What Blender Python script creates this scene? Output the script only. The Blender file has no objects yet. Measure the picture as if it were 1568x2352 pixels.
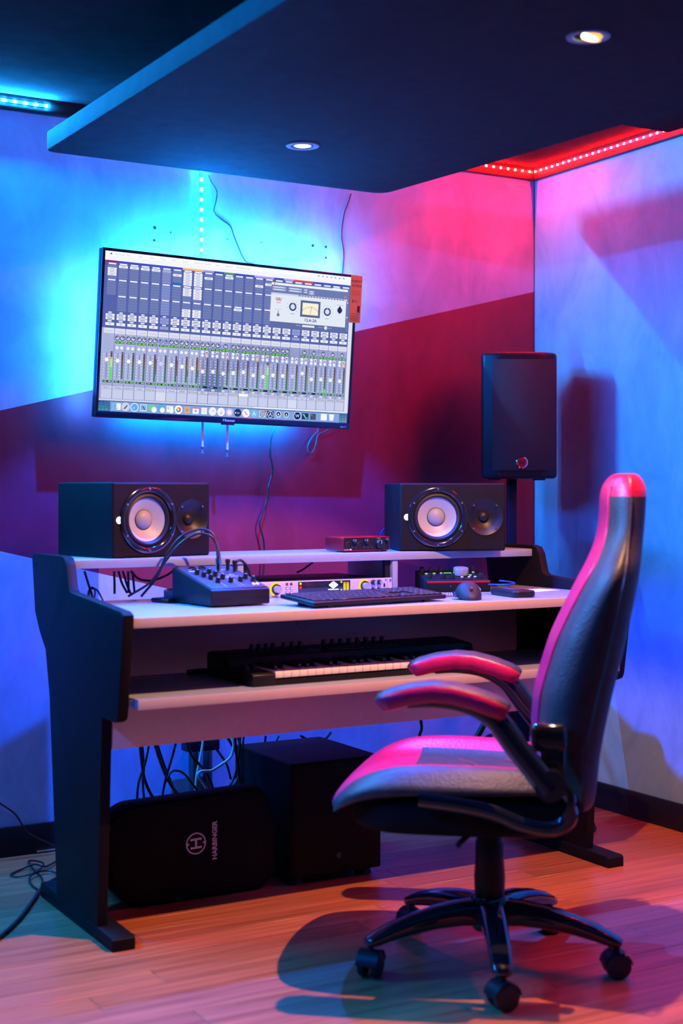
import bpy, bmesh, math, random
from mathutils import Vector, Matrix
random.seed(7)
PI = math.pi
C = bpy.context.scene.collection
SC = bpy.context.scene

# ------------------------------------------------------------------ camera
FPX, CX, HOR, CAMZ, YAW = 3267.0, 784.0, 1127.0, 1.13, math.radians(29.8)
RV = Vector((math.cos(YAW), -math.sin(YAW), 0)); FV = Vector((math.sin(YAW), math.cos(YAW), 0)); UV = Vector((0, 0, 1))
CAM = Vector((0, 0, CAMZ))
cd = bpy.data.cameras.new('camera'); cam = bpy.data.objects.new('camera', cd); C.objects.link(cam)
cd.sensor_fit = 'VERTICAL'; cd.sensor_height = 36.0; cd.lens = FPX / 2352 * 36.0
cd.shift_y = -(1176 - HOR) / 2352.0
cd.clip_start = 0.05
cam.location = CAM; cam.rotation_euler = (PI / 2, 0, -YAW)
cd.dof.use_dof = True; cd.dof.focus_distance = 4.45; cd.dof.aperture_fstop = 2.2
SC.camera = cam
SC.view_settings.view_transform = 'Standard'; SC.view_settings.look = 'None'
SC.view_settings.exposure = 0.0; SC.view_settings.gamma = 1.0; SC.view_settings.use_curve_mapping = False

# ------------------------------------------------------------------ light levels
BLUE = (0.0, 0.24, 1.0); RED = (1.0, 0.0, 0.02); SPOTBLUE = (0.0, 0.085, 1.0); WARM = (1.0, 0.46, 0.22)
CHIP_BLUE, CHIP_RED, CHIP_TV = 46000.0, 7600.0, 4600.0
P_TVBACK = 12.0
P_ROOM_LEFT, P_ROOM_REAR = 140.0, 4.0
P_SPOT_BLUE, P_SPOT_WARM = 520.0, 215.0
SCREEN_GAIN = 1.0

w = bpy.data.worlds.new('world'); SC.world = w; w.use_nodes = True
w.node_tree.nodes['Background'].inputs[0].default_value = (0, 0, 0, 1)

def area(name, loc, direction, sx, sy, color, power):
    d = bpy.data.lights.new(name, 'AREA'); d.shape = 'RECTANGLE'; d.size = sx; d.size_y = sy; d.color = color; d.energy = power
    o = bpy.data.objects.new(name, d); C.objects.link(o); o.location = loc
    o.rotation_euler = Vector(direction).to_track_quat('-Z', 'Y').to_euler(); return o

# ------------------------------------------------------------------ room size
YB, XR, XL, YF, ZC = 4.33, 3.325, -0.8, -0.9, 2.352
# the blue strips go on along the crowns of the two walls behind the photographer
o = area('strip_light_wall_left', (XL + .03, 3.2, 2.33), (1, 0, 0), 0.02, 2.2, (0.0, 0.14, 1.0), P_ROOM_LEFT)
o.rotation_euler = (0, -PI / 2, 0)
o = area('strip_light_wall_front', (1.2, YF + .03, 2.33), (0, 1, 0), 3.9, 0.02, BLUE, P_ROOM_REAR)
o.rotation_euler = (PI / 2, 0, 0)
# ------------------------------------------------------------------ pixel helpers (a pixel gives a direction only)
def ray(x, y): return RV * ((x - CX) / FPX) + FV + UV * ((HOR - y) / FPX)
def onY(x, y, D): d = ray(x, y); return CAM + d * (D / d.y)
def onX(x, y, X): d = ray(x, y); return CAM + d * (X / d.x)
def onZ(x, y, Z): d = ray(x, y); return CAM + d * ((Z - CAMZ) / d.z)

# ------------------------------------------------------------------ materials
MATS = {}
def pm(name, col, rough=0.5, metal=0.0, var=0.12, scale=18.0, bump=0.0, bscale=None, coat=0.0, spec=0.5, stretch=(1, 1, 1), emis=None, estr=0):
    m = bpy.data.materials.new(name); m.use_nodes = True; nt = m.node_tree; b = nt.nodes['Principled BSDF']
    tc = nt.nodes.new('ShaderNodeTexCoord'); mp = nt.nodes.new('ShaderNodeMapping'); mp.inputs['Scale'].default_value = stretch
    nt.links.new(tc.outputs['Object'], mp.inputs[0])
    n = nt.nodes.new('ShaderNodeTexNoise'); n.inputs['Scale'].default_value = scale; n.inputs['Detail'].default_value = 4
    nt.links.new(mp.outputs[0], n.inputs['Vector'])
    r = nt.nodes.new('ShaderNodeValToRGB')
    r.color_ramp.elements[0].position = .3; r.color_ramp.elements[1].position = .7
    r.color_ramp.elements[0].color = tuple(max(0, c * (1 - var)) for c in col) + (1,)
    r.color_ramp.elements[1].color = tuple(min(1, c * (1 + var)) for c in col) + (1,)
    nt.links.new(n.outputs['Fac'], r.inputs[0]); nt.links.new(r.outputs[0], b.inputs['Base Color'])
    b.inputs['Roughness'].default_value = rough; b.inputs['Metallic'].default_value = metal
    b.inputs['Coat Weight'].default_value = coat; b.inputs['Specular IOR Level'].default_value = spec
    if bump:
        n2 = nt.nodes.new('ShaderNodeTexNoise'); n2.inputs['Scale'].default_value = bscale or scale * 4; n2.inputs['Detail'].default_value = 3
        nt.links.new(mp.outputs[0], n2.inputs['Vector'])
        bp = nt.nodes.new('ShaderNodeBump'); bp.inputs['Strength'].default_value = bump; bp.inputs['Distance'].default_value = .01
        nt.links.new(n2.outputs['Fac'], bp.inputs['Height']); nt.links.new(bp.outputs[0], b.inputs['Normal'])
    if emis:
        b.inputs['Emission Color'].default_value = tuple(emis) + (1,); b.inputs['Emission Strength'].default_value = estr
    MATS[name] = m; return m
def em(name, col, strength, sample=True):
    m = bpy.data.materials.new(name); m.use_nodes = True; nt = m.node_tree; nt.nodes.clear()
    e = nt.nodes.new('ShaderNodeEmission'); o = nt.nodes.new('ShaderNodeOutputMaterial')
    e.inputs[0].default_value = tuple(col) + (1,); e.inputs[1].default_value = strength
    nt.links.new(e.outputs[0], o.inputs[0])
    if not sample: m.cycles.emission_sampling = 'NONE'
    MATS[name] = m; return m

def wall_mat(name, wedge):
    m = bpy.data.materials.new(name); m.use_nodes = True; nt = m.node_tree; b = nt.nodes['Principled BSDF']; L = nt.links
    def N(t, **k):
        n = nt.nodes.new(t)
        for a, v in k.items(): setattr(n, a, v)
        return n
    tc = N('ShaderNodeTexCoord'); mp = N('ShaderNodeMapping'); mp.inputs['Scale'].default_value = (1, 1, .55); L.new(tc.outputs['Object'], mp.inputs[0])
    n1 = N('ShaderNodeTexNoise'); n1.inputs['Scale'].default_value = 5.0; n1.inputs['Detail'].default_value = 9; n1.inputs['Roughness'].default_value = .68; n1.inputs['Distortion'].default_value = .9
    L.new(mp.outputs[0], n1.inputs['Vector'])
    def ramp(a, b_, p0=.33, p1=.68):
        r = N('ShaderNodeValToRGB'); e = r.color_ramp.elements; e[0].position = p0; e[1].position = p1; e[0].color = a + (1,); e[1].color = b_ + (1,)
        L.new(n1.outputs['Fac'], r.inputs[0]); return r
    pale = ramp((.18, .34, .44), (.31, .50, .60)); out = pale
    if wedge:
        dark = ramp((.115, .005, .022), (.175, .012, .042))
        s = N('ShaderNodeSeparateXYZ'); L.new(tc.outputs['Object'], s.inputs[0])
        def lin(slope, inter):
            a = N('ShaderNodeMath', operation='MULTIPLY_ADD'); a.inputs[1].default_value = slope; a.inputs[2].default_value = inter; L.new(s.outputs['X'], a.inputs[0]); return a
        top = lin(.2476, 1.3771 - .2476 * 1.2666); low = lin(-.2417, .9434 + .2417 * 1.2666)
        g = N('ShaderNodeMath', operation='LESS_THAN'); L.new(s.outputs['Z'], g.inputs[0]); L.new(top.outputs[0], g.inputs[1])
        g2 = N('ShaderNodeMath', operation='GREATER_THAN'); L.new(s.outputs['Z'], g2.inputs[0]); L.new(low.outputs[0], g2.inputs[1])
        mm = N('ShaderNodeMath', operation='MULTIPLY'); L.new(g.outputs[0], mm.inputs[0]); L.new(g2.outputs[0], mm.inputs[1])
        mx = N('ShaderNodeMixRGB'); L.new(mm.outputs[0], mx.inputs[0]); L.new(pale.outputs[0], mx.inputs[1]); L.new(dark.outputs[0], mx.inputs[2]); out = mx
    L.new(out.outputs[0], b.inputs['Base Color']); b.inputs['Roughness'].default_value = .55
    n2 = N('ShaderNodeTexNoise'); n2.inputs['Scale'].default_value = 22; n2.inputs['Detail'].default_value = 6; L.new(mp.outputs[0], n2.inputs['Vector'])
    bp = N('ShaderNodeBump'); bp.inputs['Strength'].default_value = .25; bp.inputs['Distance'].default_value = .006
    L.new(n2.outputs['Fac'], bp.inputs['Height']); L.new(bp.outputs[0], b.inputs['Normal'])
    MATS[name] = m; return m

def wood_mat():
    m = bpy.data.materials.new('laminate'); m.use_nodes = True; nt = m.node_tree; b = nt.nodes['Principled BSDF']; L = nt.links
    tc = nt.nodes.new('ShaderNodeTexCoord'); oi = nt.nodes.new('ShaderNodeObjectInfo')
    add = nt.nodes.new('ShaderNodeVectorMath'); add.operation = 'ADD'
    sc = nt.nodes.new('ShaderNodeVectorMath'); sc.operation = 'SCALE'; sc.inputs[0].default_value = (7, 3, 5); L.new(oi.outputs['Random'], sc.inputs['Scale'])
    L.new(tc.outputs['Object'], add.inputs[0]); L.new(sc.outputs[0], add.inputs[1])
    mp = nt.nodes.new('ShaderNodeMapping'); mp.inputs['Scale'].default_value = (1.6, 34, 1); L.new(add.outputs[0], mp.inputs[0])
    n = nt.nodes.new('ShaderNodeTexNoise'); n.inputs['Scale'].default_value = 1.6; n.inputs['Detail'].default_value = 7; n.inputs['Distortion'].default_value = .7; L.new(mp.outputs[0], n.inputs['Vector'])
    r = nt.nodes.new('ShaderNodeValToRGB'); e = r.color_ramp.elements; e[0].position = .3; e[1].position = .72; e[0].color = (.35, .095, .040, 1); e[1].color = (.62, .185, .080, 1)
    L.new(n.outputs['Fac'], r.inputs[0])
    hv = nt.nodes.new('ShaderNodeHueSaturation'); mr = nt.nodes.new('ShaderNodeMapRange'); mr.inputs['To Min'].default_value = .72; mr.inputs['To Max'].default_value = 1.12
    L.new(oi.outputs['Random'], mr.inputs['Value']); L.new(mr.outputs[0], hv.inputs['Value']); L.new(r.outputs[0], hv.inputs['Color'])
    L.new(hv.outputs[0], b.inputs['Base Color']); b.inputs['Roughness'].default_value = .34
    MATS['laminate'] = m; return m

wall_mat('wall_painted', True); wall_mat('wall_plain', False); wood_mat()
pm('ceiling_fabric', (.026, .027, .030), .95, bump=.3, bscale=420, spec=.0)
pm('panel_fabric', (.036, .038, .042), .97, bump=.5, bscale=500, spec=.1)
pm('dark_trim', (.012, .012, .014), .5, spec=.2)
pm('under_floor', (.03, .02, .015), .9)
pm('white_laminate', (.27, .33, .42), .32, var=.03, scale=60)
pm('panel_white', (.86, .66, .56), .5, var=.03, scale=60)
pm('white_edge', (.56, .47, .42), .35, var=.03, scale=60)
pm('desk_black', (.007, .006, .008), .55, spec=.12, bump=.06, bscale=300)
pm('black_plastic', (.010, .010, .012), .42, spec=.3)
pm('gloss_black', (.010, .010, .012), .12, coat=.6)
pm('matt_black', (.006, .006, .007), .8, spec=.15, bump=.15, bscale=400)
pm('cabinet_black', (.0075, .0062, .0065), .6, spec=.12, bump=.2, bscale=350)
pm('rubber', (.012, .012, .013), .55)
pm('cone_white', (.34, .38, .44), .45, var=.03)
pm('cap_white', (.27, .30, .35), .5, var=.03)
pm('grille', (.008, .010, .014), .6, bump=.4, bscale=900)
pm('leather_black', (.040, .036, .034), .46, spec=.35, var=.2, scale=40, bump=.18, bscale=160)
pm('leather_red', (.62, .010, .075), .34, var=.1, scale=40, bump=.12, bscale=160)
pm('stitch_red', (.55, .02, .03), .5)
pm('steel', (.55, .55, .58), .28, metal=1)
pm('silver_panel', (.62, .60, .60), .35, metal=.35, var=.04)
pm('cable_black', (.010, .010, .012), .45)
pm('cable_blue', (.008, .03, .16), .4)
pm('cable_white', (.7, .72, .75), .45)
pm('grey_plastic', (.045, .045, .05), .5)
pm('mouse_grey', (.020, .020, .024), .55, spec=.3)
pm('mixer_top', (.045, .055, .085), .38, metal=.2)
pm('key_white', (.82, .80, .76), .3, var=.03)
pm('red_metal', (.42, .008, .016), .35, metal=.55)
pm('knob_dark', (.012, .012, .014), .35)
pm('knob_silver', (.6, .6, .63), .3, metal=.7)
pm('paper', (.8, .8, .82), .7, var=.03)
pm('mark_white', (.75, .75, .78), .5, var=.02)
pm('yellow_label', (.50, .60, .09), .55, var=.05)
pm('ink', (.01, .01, .012), .6)
pm('red_badge', (.5, .01, .02), .15, coat=1)
pm('chrome', (.8, .8, .82), .12, metal=1)
pm('strip_tape', (.10, .10, .11), .6)
em('led_blue', (.009, .31, 1.0), CHIP_BLUE); em('led_red', (1.0, .004, .003), CHIP_RED); em('led_tv', (.001, .22, 1.0), CHIP_TV)
em('glow_white', (.9, .9, 1.0), 6.0, False); em('glow_green', (.08, 1.0, .1), 3.0); em('glow_yellow', (1.0, .80, .01), 1.0, False)
em('glow_red', (1.0, .03, .03), 1.2, False); em('lens_blue', (.72, .76, 1.0), 7.0, False); em('lens_warm', (1.0, .80, .45), 9.0, False)
em('glow_amber', (1.0, .45, .02), 1.0, False); em('lens_rim', (1.0, .45, .10), 1.6, False)
em('glow_dim_red', (1.0, .12, .10), .45, False)

# ------------------------------------------------------------------ mesh helpers
def T(x, y, z): return Matrix.Translation((x, y, z))
def bx(bm, x0, x1, y0, y1, z0, z1, r=0.0, M=None, seg=2, mi=0):
    s = bmesh.ops.create_cube(bm, size=1.0)['verts']
    for v in s: v.co = Vector((x0 + (v.co.x + .5) * (x1 - x0), y0 + (v.co.y + .5) * (y1 - y0), z0 + (v.co.z + .5) * (z1 - z0)))
    fs = list({f for v in s for f in v.link_faces})
    if r > 0:
        r = min(r, .49 * min(abs(x1 - x0), abs(y1 - y0), abs(z1 - z0)))
        es = list({e for v in s for e in v.link_edges})
        g = bmesh.ops.bevel(bm, geom=es, offset=r, segments=seg, affect='EDGES', profile=.5)
        s = list({v for f in g['faces'] for v in f.verts} | {v for v in s if v.is_valid})
        fs = list({f for v in s for f in v.link_faces})
    for f in fs: f.material_index = mi
    if M is not None:
        for v in s: v.co = M @ v.co
    return s
def cy(bm, p0, p1, r0, r1=None, n=20, mi=0, caps=True):
    p0, p1 = Vector(p0), Vector(p1); r1 = r0 if r1 is None else r1; d = p1 - p0
    q = Vector((0, 0, 1)).rotation_difference(d.normalized()).to_matrix().to_4x4()
    M = T(*((p0 + p1) / 2)) @ q
    g = bmesh.ops.create_cone(bm, cap_ends=caps, segments=n, radius1=r0, radius2=r1, depth=d.length, matrix=M)['verts']
    for f in {f for v in g for f in v.link_faces}: f.material_index = mi
    return g
def lathe(bm, prof, n=32, M=None, mi=0, close=True):
    rings = []
    for r, z in prof:
        if r < 1e-6: rings.append([bm.verts.new((0, 0, z))])
        else: rings.append([bm.verts.new((r * math.cos(2 * PI * i / n), r * math.sin(2 * PI * i / n), z)) for i in range(n)])
    for a, b in zip(rings, rings[1:]):
        for i in range(n):
            j = (i + 1) % n
            if len(a) == 1 and len(b) == 1: continue
            if len(a) == 1: f = bm.faces.new((a[0], b[j], b[i]))
            elif len(b) == 1: f = bm.faces.new((a[i], a[j], b[0]))
            else: f = bm.faces.new((a[i], a[j], b[j], b[i]))
            f.material_index = mi
    if M is not None:
        for R in rings:
            for v in R: v.co = M @ v.co
def prism(bm, pts, fn, d0, d1, r=0.0, mi=0, seg=2):
    a = [bm.verts.new(fn(p[0], p[1], d0)) for p in pts]; b = [bm.verts.new(fn(p[0], p[1], d1)) for p in pts]
    fs = [bm.faces.new(a), bm.faces.new(b[::-1])]; n = len(pts)
    for i in range(n): fs.append(bm.faces.new((a[i], b[i], b[(i + 1) % n], a[(i + 1) % n])))
    bmesh.ops.recalc_face_normals(bm, faces=fs)
    for f in fs: f.material_index = mi
    if r > 0:
        es = list({e for f in fs[:2] for e in f.edges})
        bmesh.ops.bevel(bm, geom=es, offset=r, segments=seg, affect='EDGES', profile=.5)
def rrect(w, h, r, n=5, cx=0, cz=0):
    out = []
    for sx, sz, a0 in ((1, 1, 0), (-1, 1, PI / 2), (-1, -1, PI), (1, -1, 1.5 * PI)):
        for i in range(n + 1):
            a = a0 + PI / 2 * i / n
            out.append((cx + sx * (w / 2 - r) + r * math.cos(a), cz + sz * (h / 2 - r) + r * math.sin(a)))
    return out
def roundpoly(pts, rad, n=4):
    out = []; N = len(pts)
    for i in range(N):
        p = Vector(pts[i]); a = Vector(pts[i - 1]); b = Vector(pts[(i + 1) % N]); r = rad[i] if isinstance(rad, (list, tuple)) else rad
        da, db = (a - p), (b - p); r = min(r, da.length * .45, db.length * .45)
        if r < 1e-5: out.append(tuple(p)); continue
        s, e = p + da.normalized() * r, p + db.normalized() * r
        for k in range(n + 1):
            t = k / n; q = s * (1 - t) ** 2 + p * 2 * t * (1 - t) + e * t * t; out.append(tuple(q))
    return out
def smooth_pts(pts, sub=6):
    P = [Vector(p) for p in pts]; P = [P[0] * 2 - P[1]] + P + [P[-1] * 2 - P[-2]]; out = []
    for i in range(1, len(P) - 2):
        for k in range(sub):
            t = k / sub; a, b, c, d = P[i - 1], P[i], P[i + 1], P[i + 2]
            out.append(.5 * ((2 * b) + (c - a) * t + (2 * a - 5 * b + 4 * c - d) * t * t + (3 * b - a - 3 * c + d) * t ** 3))
    out.append(P[-2]); return out
def sweep(bm, pts, r, n=7, sub=6, mi=0, flat=None):
    P = smooth_pts(pts, sub) if sub else [Vector(p) for p in pts]
    rings = []; up = Vector((.13, .21, .97)).normalized()
    for i, p in enumerate(P):
        t = (P[min(i + 1, len(P) - 1)] - P[max(i - 1, 0)]).normalized()
        a = t.cross(up)
        if a.length < .05: a = t.cross(Vector((1, 0, 0)))
        a.normalize(); b = a.cross(t).normalized()
        rr = r(i / (len(P) - 1)) if callable(r) else r
        fa, fb = flat or (1, 1)
        rings.append([bm.verts.new(p + a * rr * fa * math.cos(2 * PI * k / n) + b * rr * fb * math.sin(2 * PI * k / n)) for k in range(n)])
    for A, B in zip(rings, rings[1:]):
        for k in range(n):
            f = bm.faces.new((A[k], A[(k + 1) % n], B[(k + 1) % n], B[k])); f.material_index = mi
    bm.faces.new(rings[0][::-1]).material_index = mi; bm.faces.new(rings[-1]).material_index = mi
def loft(bm, rings, mats=None, cap=True):
    V = [[bm.verts.new(p) for p in R] for R in rings]; n = len(V[0])
    for i, (A, B) in enumerate(zip(V, V[1:])):
        for k in range(n):
            f = bm.faces.new((A[k], A[(k + 1) % n], B[(k + 1) % n], B[k]))
            if mats: f.material_index = mats(i, k)
    if cap:
        f = bm.faces.new(V[0][::-1]); g = bm.faces.new(V[-1])
        if mats: f.material_index = mats(0, 0); g.material_index = mats(len(V) - 2, 0)
    return V
def NB(): return bmesh.new()
def obj(name, bm, mat, parent=None, smooth=None, off=None):
    if isinstance(bm, bmesh.types.BMesh):
        if off is not None:
            for v in bm.verts: v.co -= Vector(off)
        bmesh.ops.recalc_face_normals(bm, faces=bm.faces[:])
        me = bpy.data.meshes.new(name); bm.to_mesh(me); bm.free()
        for m in (mat if isinstance(mat, (list, tuple)) else [mat]): me.materials.append(MATS[m])
        if smooth is None or smooth:
            me.polygons.foreach_set('use_smooth', [True] * len(me.polygons)); me.set_sharp_from_angle(angle=math.radians(smooth or 38))
    else: me = bm
    o = bpy.data.objects.new(name, me); C.objects.link(o)
    if parent is not None: o.parent = parent
    return o
def tag(o, label, cat, group=None):
    o['label'] = label; o['category'] = cat
    if group: o['group'] = group
    return o
def thing(name, label, cat, loc=(0, 0, 0), rz=0.0, group=None):
    o = bpy.data.objects.new(name, None); C.objects.link(o); o.location = loc; o.rotation_euler = (0, 0, rz); o.empty_display_size = .05
    return tag(o, label, cat, group)
def struct(name, bm, mat, label, parent=None):
    o = obj(name, bm, mat, parent)
    if parent is None: o['kind'] = 'structure'; o['label'] = label
    return o
def copy_tree(o, parent=None):
    c = o.copy(); C.objects.link(c); c.parent = parent
    for ch in list(o.children): copy_tree(ch, c)
    return c
def text_polys(s, size=1.0, ax='LEFT', bold=0.0):
    cu = bpy.data.curves.new('txt', 'FONT'); cu.body = s; cu.size = size; cu.align_x = ax; cu.resolution_u = 2; cu.offset = bold
    ob = bpy.data.objects.new('txt', cu); me = bpy.data.meshes.new_from_object(ob)
    vs = [v.co.copy() for v in me.vertices]; fs = [tuple(p.vertices) for p in me.polygons]
    bpy.data.objects.remove(ob); bpy.data.curves.remove(cu); bpy.data.meshes.remove(me); return vs, fs
def text_bm(bm, s, size, M, ax='CENTER', mi=0, bold=0.0):
    vs, fs = text_polys(s, size, ax, bold); V = [bm.verts.new(M @ v) for v in vs]
    for f in fs:
        try: bm.faces.new([V[i] for i in f]).material_index = mi
        except ValueError: pass
FRONT = Matrix(((1, 0, 0, 0), (0, 0, -1, 0), (0, 1, 0, 0), (0, 0, 0, 1)))  # text plane (x,y) -> (x, z), facing -y
AXF = Matrix.Rotation(PI / 2, 4, 'X')                                       # lathe axis z -> -y

# ------------------------------------------------------------------ the setting
bm = NB(); bx(bm, XL, XR, YF, YB, -.05, -.008); floor = struct('floor', bm, 'under_floor', 'floor of reddish wood laminate planks')
bm = NB(); bx(bm, -.5, .5, -.5, .5, -.5, .5)
PW, PL = .096, 1.22
pmesh = {}
row = 0; y = YF
while y < YB - .001:
    y1 = min(y + PW, YB); x = XL - random.random() * PL
    while x < XR - .001:
        xa, xb = max(x, XL), min(x + PL, XR)
        if xb - xa > .01:
            key = (round(xb - xa, 3), round(y1 - y, 3))
            if key not in pmesh:
                b2 = NB(); L2, W2 = xb - xa - .0012, y1 - y - .0012
                bx(b2, -L2 / 2, L2 / 2, -W2 / 2, W2 / 2, -.008, 0, .0008, seg=1)
                pmesh[key] = obj('plank', b2, 'laminate', floor).data
                p = C.objects[-1] if False else floor.children[-1]
            else: p = obj('plank', pmesh[key], None, floor)
            p.location = ((xa + xb) / 2, (y + y1) / 2, 0)
        x += PL
    y = y1
bm.free()
bm = NB(); bx(bm, XL, XR + .1, YB, YB + .1, 0, 2.45); wb = struct('wall_back', bm, 'wall_painted', 'pale blue plaster back wall with a burgundy painted wedge')
for hx, hy, hr in ((355, 523, .0055), (354, 552, .0045), (392, 534, .003), (718, 564, .005), (748, 567, .0045), (748, 592, .004), (522, 549, .0025), (600, 557, .0025)):
    hp = onY(hx, hy, YB); bm = NB(); cy(bm, (hp.x, YB - .0006, hp.z), (hp.x, YB + .002, hp.z), hr, n=9); obj('screw_hole', bm, 'ink', wb)
bm = NB(); bx(bm, XR, XR + .1, YF, YB, 0, 2.45); struct('wall_right', bm, 'wall_plain', 'pale blue troweled plaster wall on the right')
bm = NB(); bx(bm, XL - .1, XL, YF, YB, 0, 2.45); struct('wall_left', bm, 'ceiling_fabric', 'unseen wall on the left, made dark to cut bounced light')  # out of view; dark finish chosen to reduce bounce light
bm = NB(); bx(bm, XL - .1, XR + .1, YF - .1, YF, 0, 2.45); struct('wall_front', bm, 'ceiling_fabric', 'unseen wall behind the viewpoint, made dark to cut bounced light')  # also unseen, its darkness only keeps bounced light down
bm = NB(); bx(bm, XL, XR, YF, YB, ZC, ZC + .1); struct('ceiling', bm, 'ceiling_fabric', 'dark ceiling')
bm = NB(); bx(bm, XL, XR, YB - .014, YB, 0, .092, .003); struct('baseboard_back', bm, 'dark_trim', 'dark baseboard along the back wall')
bm = NB(); bx(bm, XR - .014, XR, YF, YB - .014, 0, .092, .003); struct('baseboard_right', bm, 'dark_trim', 'dark baseboard along the right wall')
bm = NB(); bx(bm, XL, XR, YB - .022, YB, 2.306, ZC, .002); struct('trim_1', bm, 'dark_trim', 'dark crown strip at the top of the back wall')
bm = NB(); bx(bm, XR - .022, XR, YF, YB - .022, 2.306, ZC, .002); struct('trim_2', bm, 'dark_trim', 'dark crown strip at the top of the right wall')
bm = NB(); bx(bm, XR - .0022, XR, YB - .0022, YB, .092, 2.306); struct('trim_3', bm, 'dark_trim', 'dark seam in the corner of the room')
bm = NB(); bx(bm, 2.95, 3.17, 1.2, 3.43, 2.275, ZC, .004); struct('trim_4', bm, 'ceiling_fabric', 'dark boxed soffit under the ceiling near the right wall')

# dropped ceiling panel
pts = roundpoly([(1.338, 4.118), (2.535, 4.14), (2.60, 3.40), (2.75, 1.2), (1.372, 1.2)], [.035, .06, .3, .05, .05], 5)
bm = NB(); prism(bm, pts, lambda a, b, d: (a, b, d), 2.14, 2.196, .006)
panel = thing('ceiling_panel', 'dark fabric covered acoustic panel hung flat below the ceiling', 'ceiling panel', (1.95, 2.7, 2.14))
obj('panel_board', bm, 'panel_fabric', panel, off=(1.95, 2.7, 2.14))
for X, Y in ((1.62, 3.7), (2.3, 3.7), (1.62, 2.2), (2.35, 2.2)):
    bm = NB(); cy(bm, (X, Y, 2.19), (X, Y, ZC), .006, n=10); obj('hanger_rod', bm, 'steel', panel, off=(1.95, 2.7, 2.14))

def downlight(loc, label, lens, tilt, axis, color, power, size, aim, blend=.35):
    t = thing('downlight', label, 'downlight', loc, 0, 'recessed spotlights in the ceiling panel')
    bm = NB(); lathe(bm, [(.049, .0), (.0485, -.004), (.042, -.006), (.034, -.004), (.032, .0), (.030, .010)], 40); obj('trim_ring', bm, 'white_laminate', t)
    g = obj_e = bpy.data.objects.new('gimbal', None)
    bm = NB(); lathe(bm, [(.030, .006), (.030, -.003), (.027, -.0045), (.024, -.003)], 36); gm = obj('gimbal', bm, 'cone_white' if tilt == 0 else 'lens_rim', t)
    bpy.data.objects.remove(g)
    gm.rotation_euler = Matrix.Rotation(tilt, 3, Vector(axis)).to_euler()
    bm = NB(); lathe(bm, [(.024, -.003), (.018, -.0045), (.0, -.005)], 36); obj('lens', bm, lens, gm)
    d = bpy.data.lights.new('spot', 'SPOT'); d.color = color; d.energy = power; d.spot_size = size; d.spot_blend = blend; d.shadow_soft_size = .012
    s = bpy.data.objects.new('spot_lamp', d); C.objects.link(s); s.parent = t; s.location = (0, 0, -.02)
    s.rotation_euler = Vector(aim).to_track_quat('-Z', 'Y').to_euler(); return t
downlight((1.967, 3.663, 2.14), 'round white downlight with a blue white lens near the screen', 'lens_blue', 0, (1, 0, 0), SPOTBLUE, P_SPOT_BLUE, math.radians(96), (0, 0, -1), .22)
downlight((2.044, 2.468, 2.14), 'tilted warm orange downlight nearest to the viewer', 'lens_warm', math.radians(18), (.6, .8, 0), WARM, P_SPOT_WARM, math.radians(70), (.0, .51, -1), .18)

# ------------------------------------------------------------------ light strips
bm = NB(); bx(bm, -.0025, .0025, -.0016, 0, -.0025, .0025); chip_b = obj('led', bm, 'led_blue').data
bm = NB(); bx(bm, -.0025, .0025, -.0016, 0, -.0025, .0025); chip_r = obj('led', bm, 'led_red').data
bm = NB(); bx(bm, -.0048, .0048, -.0022, 0, -.0040, .0040); chip_t = obj('led', bm, 'led_tv').data
for o in [o for o in C.objects if o.name.startswith('led')]: bpy.data.objects.remove(o)
def strip(label, a, b, normal, chip, pitch=.0333, group='colour light strips'):
    a, b, n = Vector(a), Vector(b), Vector(normal); d = (b - a); L = d.length; d.normalize()
    t = thing('led_strip', label, 'light strip', a, 0, group)
    s = d.cross(n); M = Matrix((d, -n, s)).transposed().to_4x4()
    bm = NB(); bx(bm, 0, L, -.0012, 0, -.005, .005, M=M); obj('tape', bm, 'strip_tape', t)
    for i in range(int(L / pitch) + 1):
        c = obj('led', chip, None, t); c.matrix_local = T(*(d * (i * pitch + .004) + n * .0012)) @ M
    return t
yt = YB - .0222
strip('blue light strip on the crown trim at top left', (1.41, yt, 2.33), (-.75, yt, 2.33), (0, -1, 0), chip_b)
strip('red light strip along the back wall crown, from ceiling panel to corner', (2.98, yt, 2.334), (XR - .025, yt, 2.334), (0, -1, 0), chip_r)
strip('red light strip along the right wall crown', (XR - .0222, yt - .01, 2.334), (XR - .0222, 1.6, 2.334), (-1, 0, 0), chip_r)
strip('vertical blue white light strip on the wall above the television', (1.943, YB - .0002, 2.30), (1.943, YB - .0002, 1.80), (0, -1, 0), chip_t)

# ------------------------------------------------------------------ television
tilt, roll = math.radians(4.39), math.radians(1.16)
n0 = Vector((0, -1, 0)); up = UV * math.cos(tilt) + n0 * math.sin(tilt); r0 = Vector((1, 0, 0))
r2 = r0 * math.cos(roll) - up * math.sin(roll); u2 = up * math.cos(roll) + r0 * math.sin(roll); nf = r2.cross(u2)
tv = thing('television', 'flat television on the wall showing an audio mixing program', 'television')
tv.matrix_world = T(1.9755, 4.157, 1.6066) @ Matrix((r2, -nf, u2)).transposed().to_4x4()
TW, TH = .905, .52
bm = NB(); bx(bm, -TW / 2, TW / 2, .004, .035, -TH / 2, TH / 2, .004); bx(bm, -.33, .33, .03, .06, -.2, .12, .012); obj('housing', bm, 'black_plastic', tv)
bz = .009; bb = .020
bm = NB()
for x0, x1, z0, z1 in ((-TW / 2, TW / 2, TH / 2 - bz, TH / 2), (-TW / 2, TW / 2, -TH / 2, -TH / 2 + bb), (-TW / 2, -TW / 2 + bz, -TH / 2 + bb, TH / 2 - bz), (TW / 2 - bz, TW / 2, -TH / 2 + bb, TH / 2 - bz)):
    bx(bm, x0, x1, -.002, .006, z0, z1, .0015)
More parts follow.
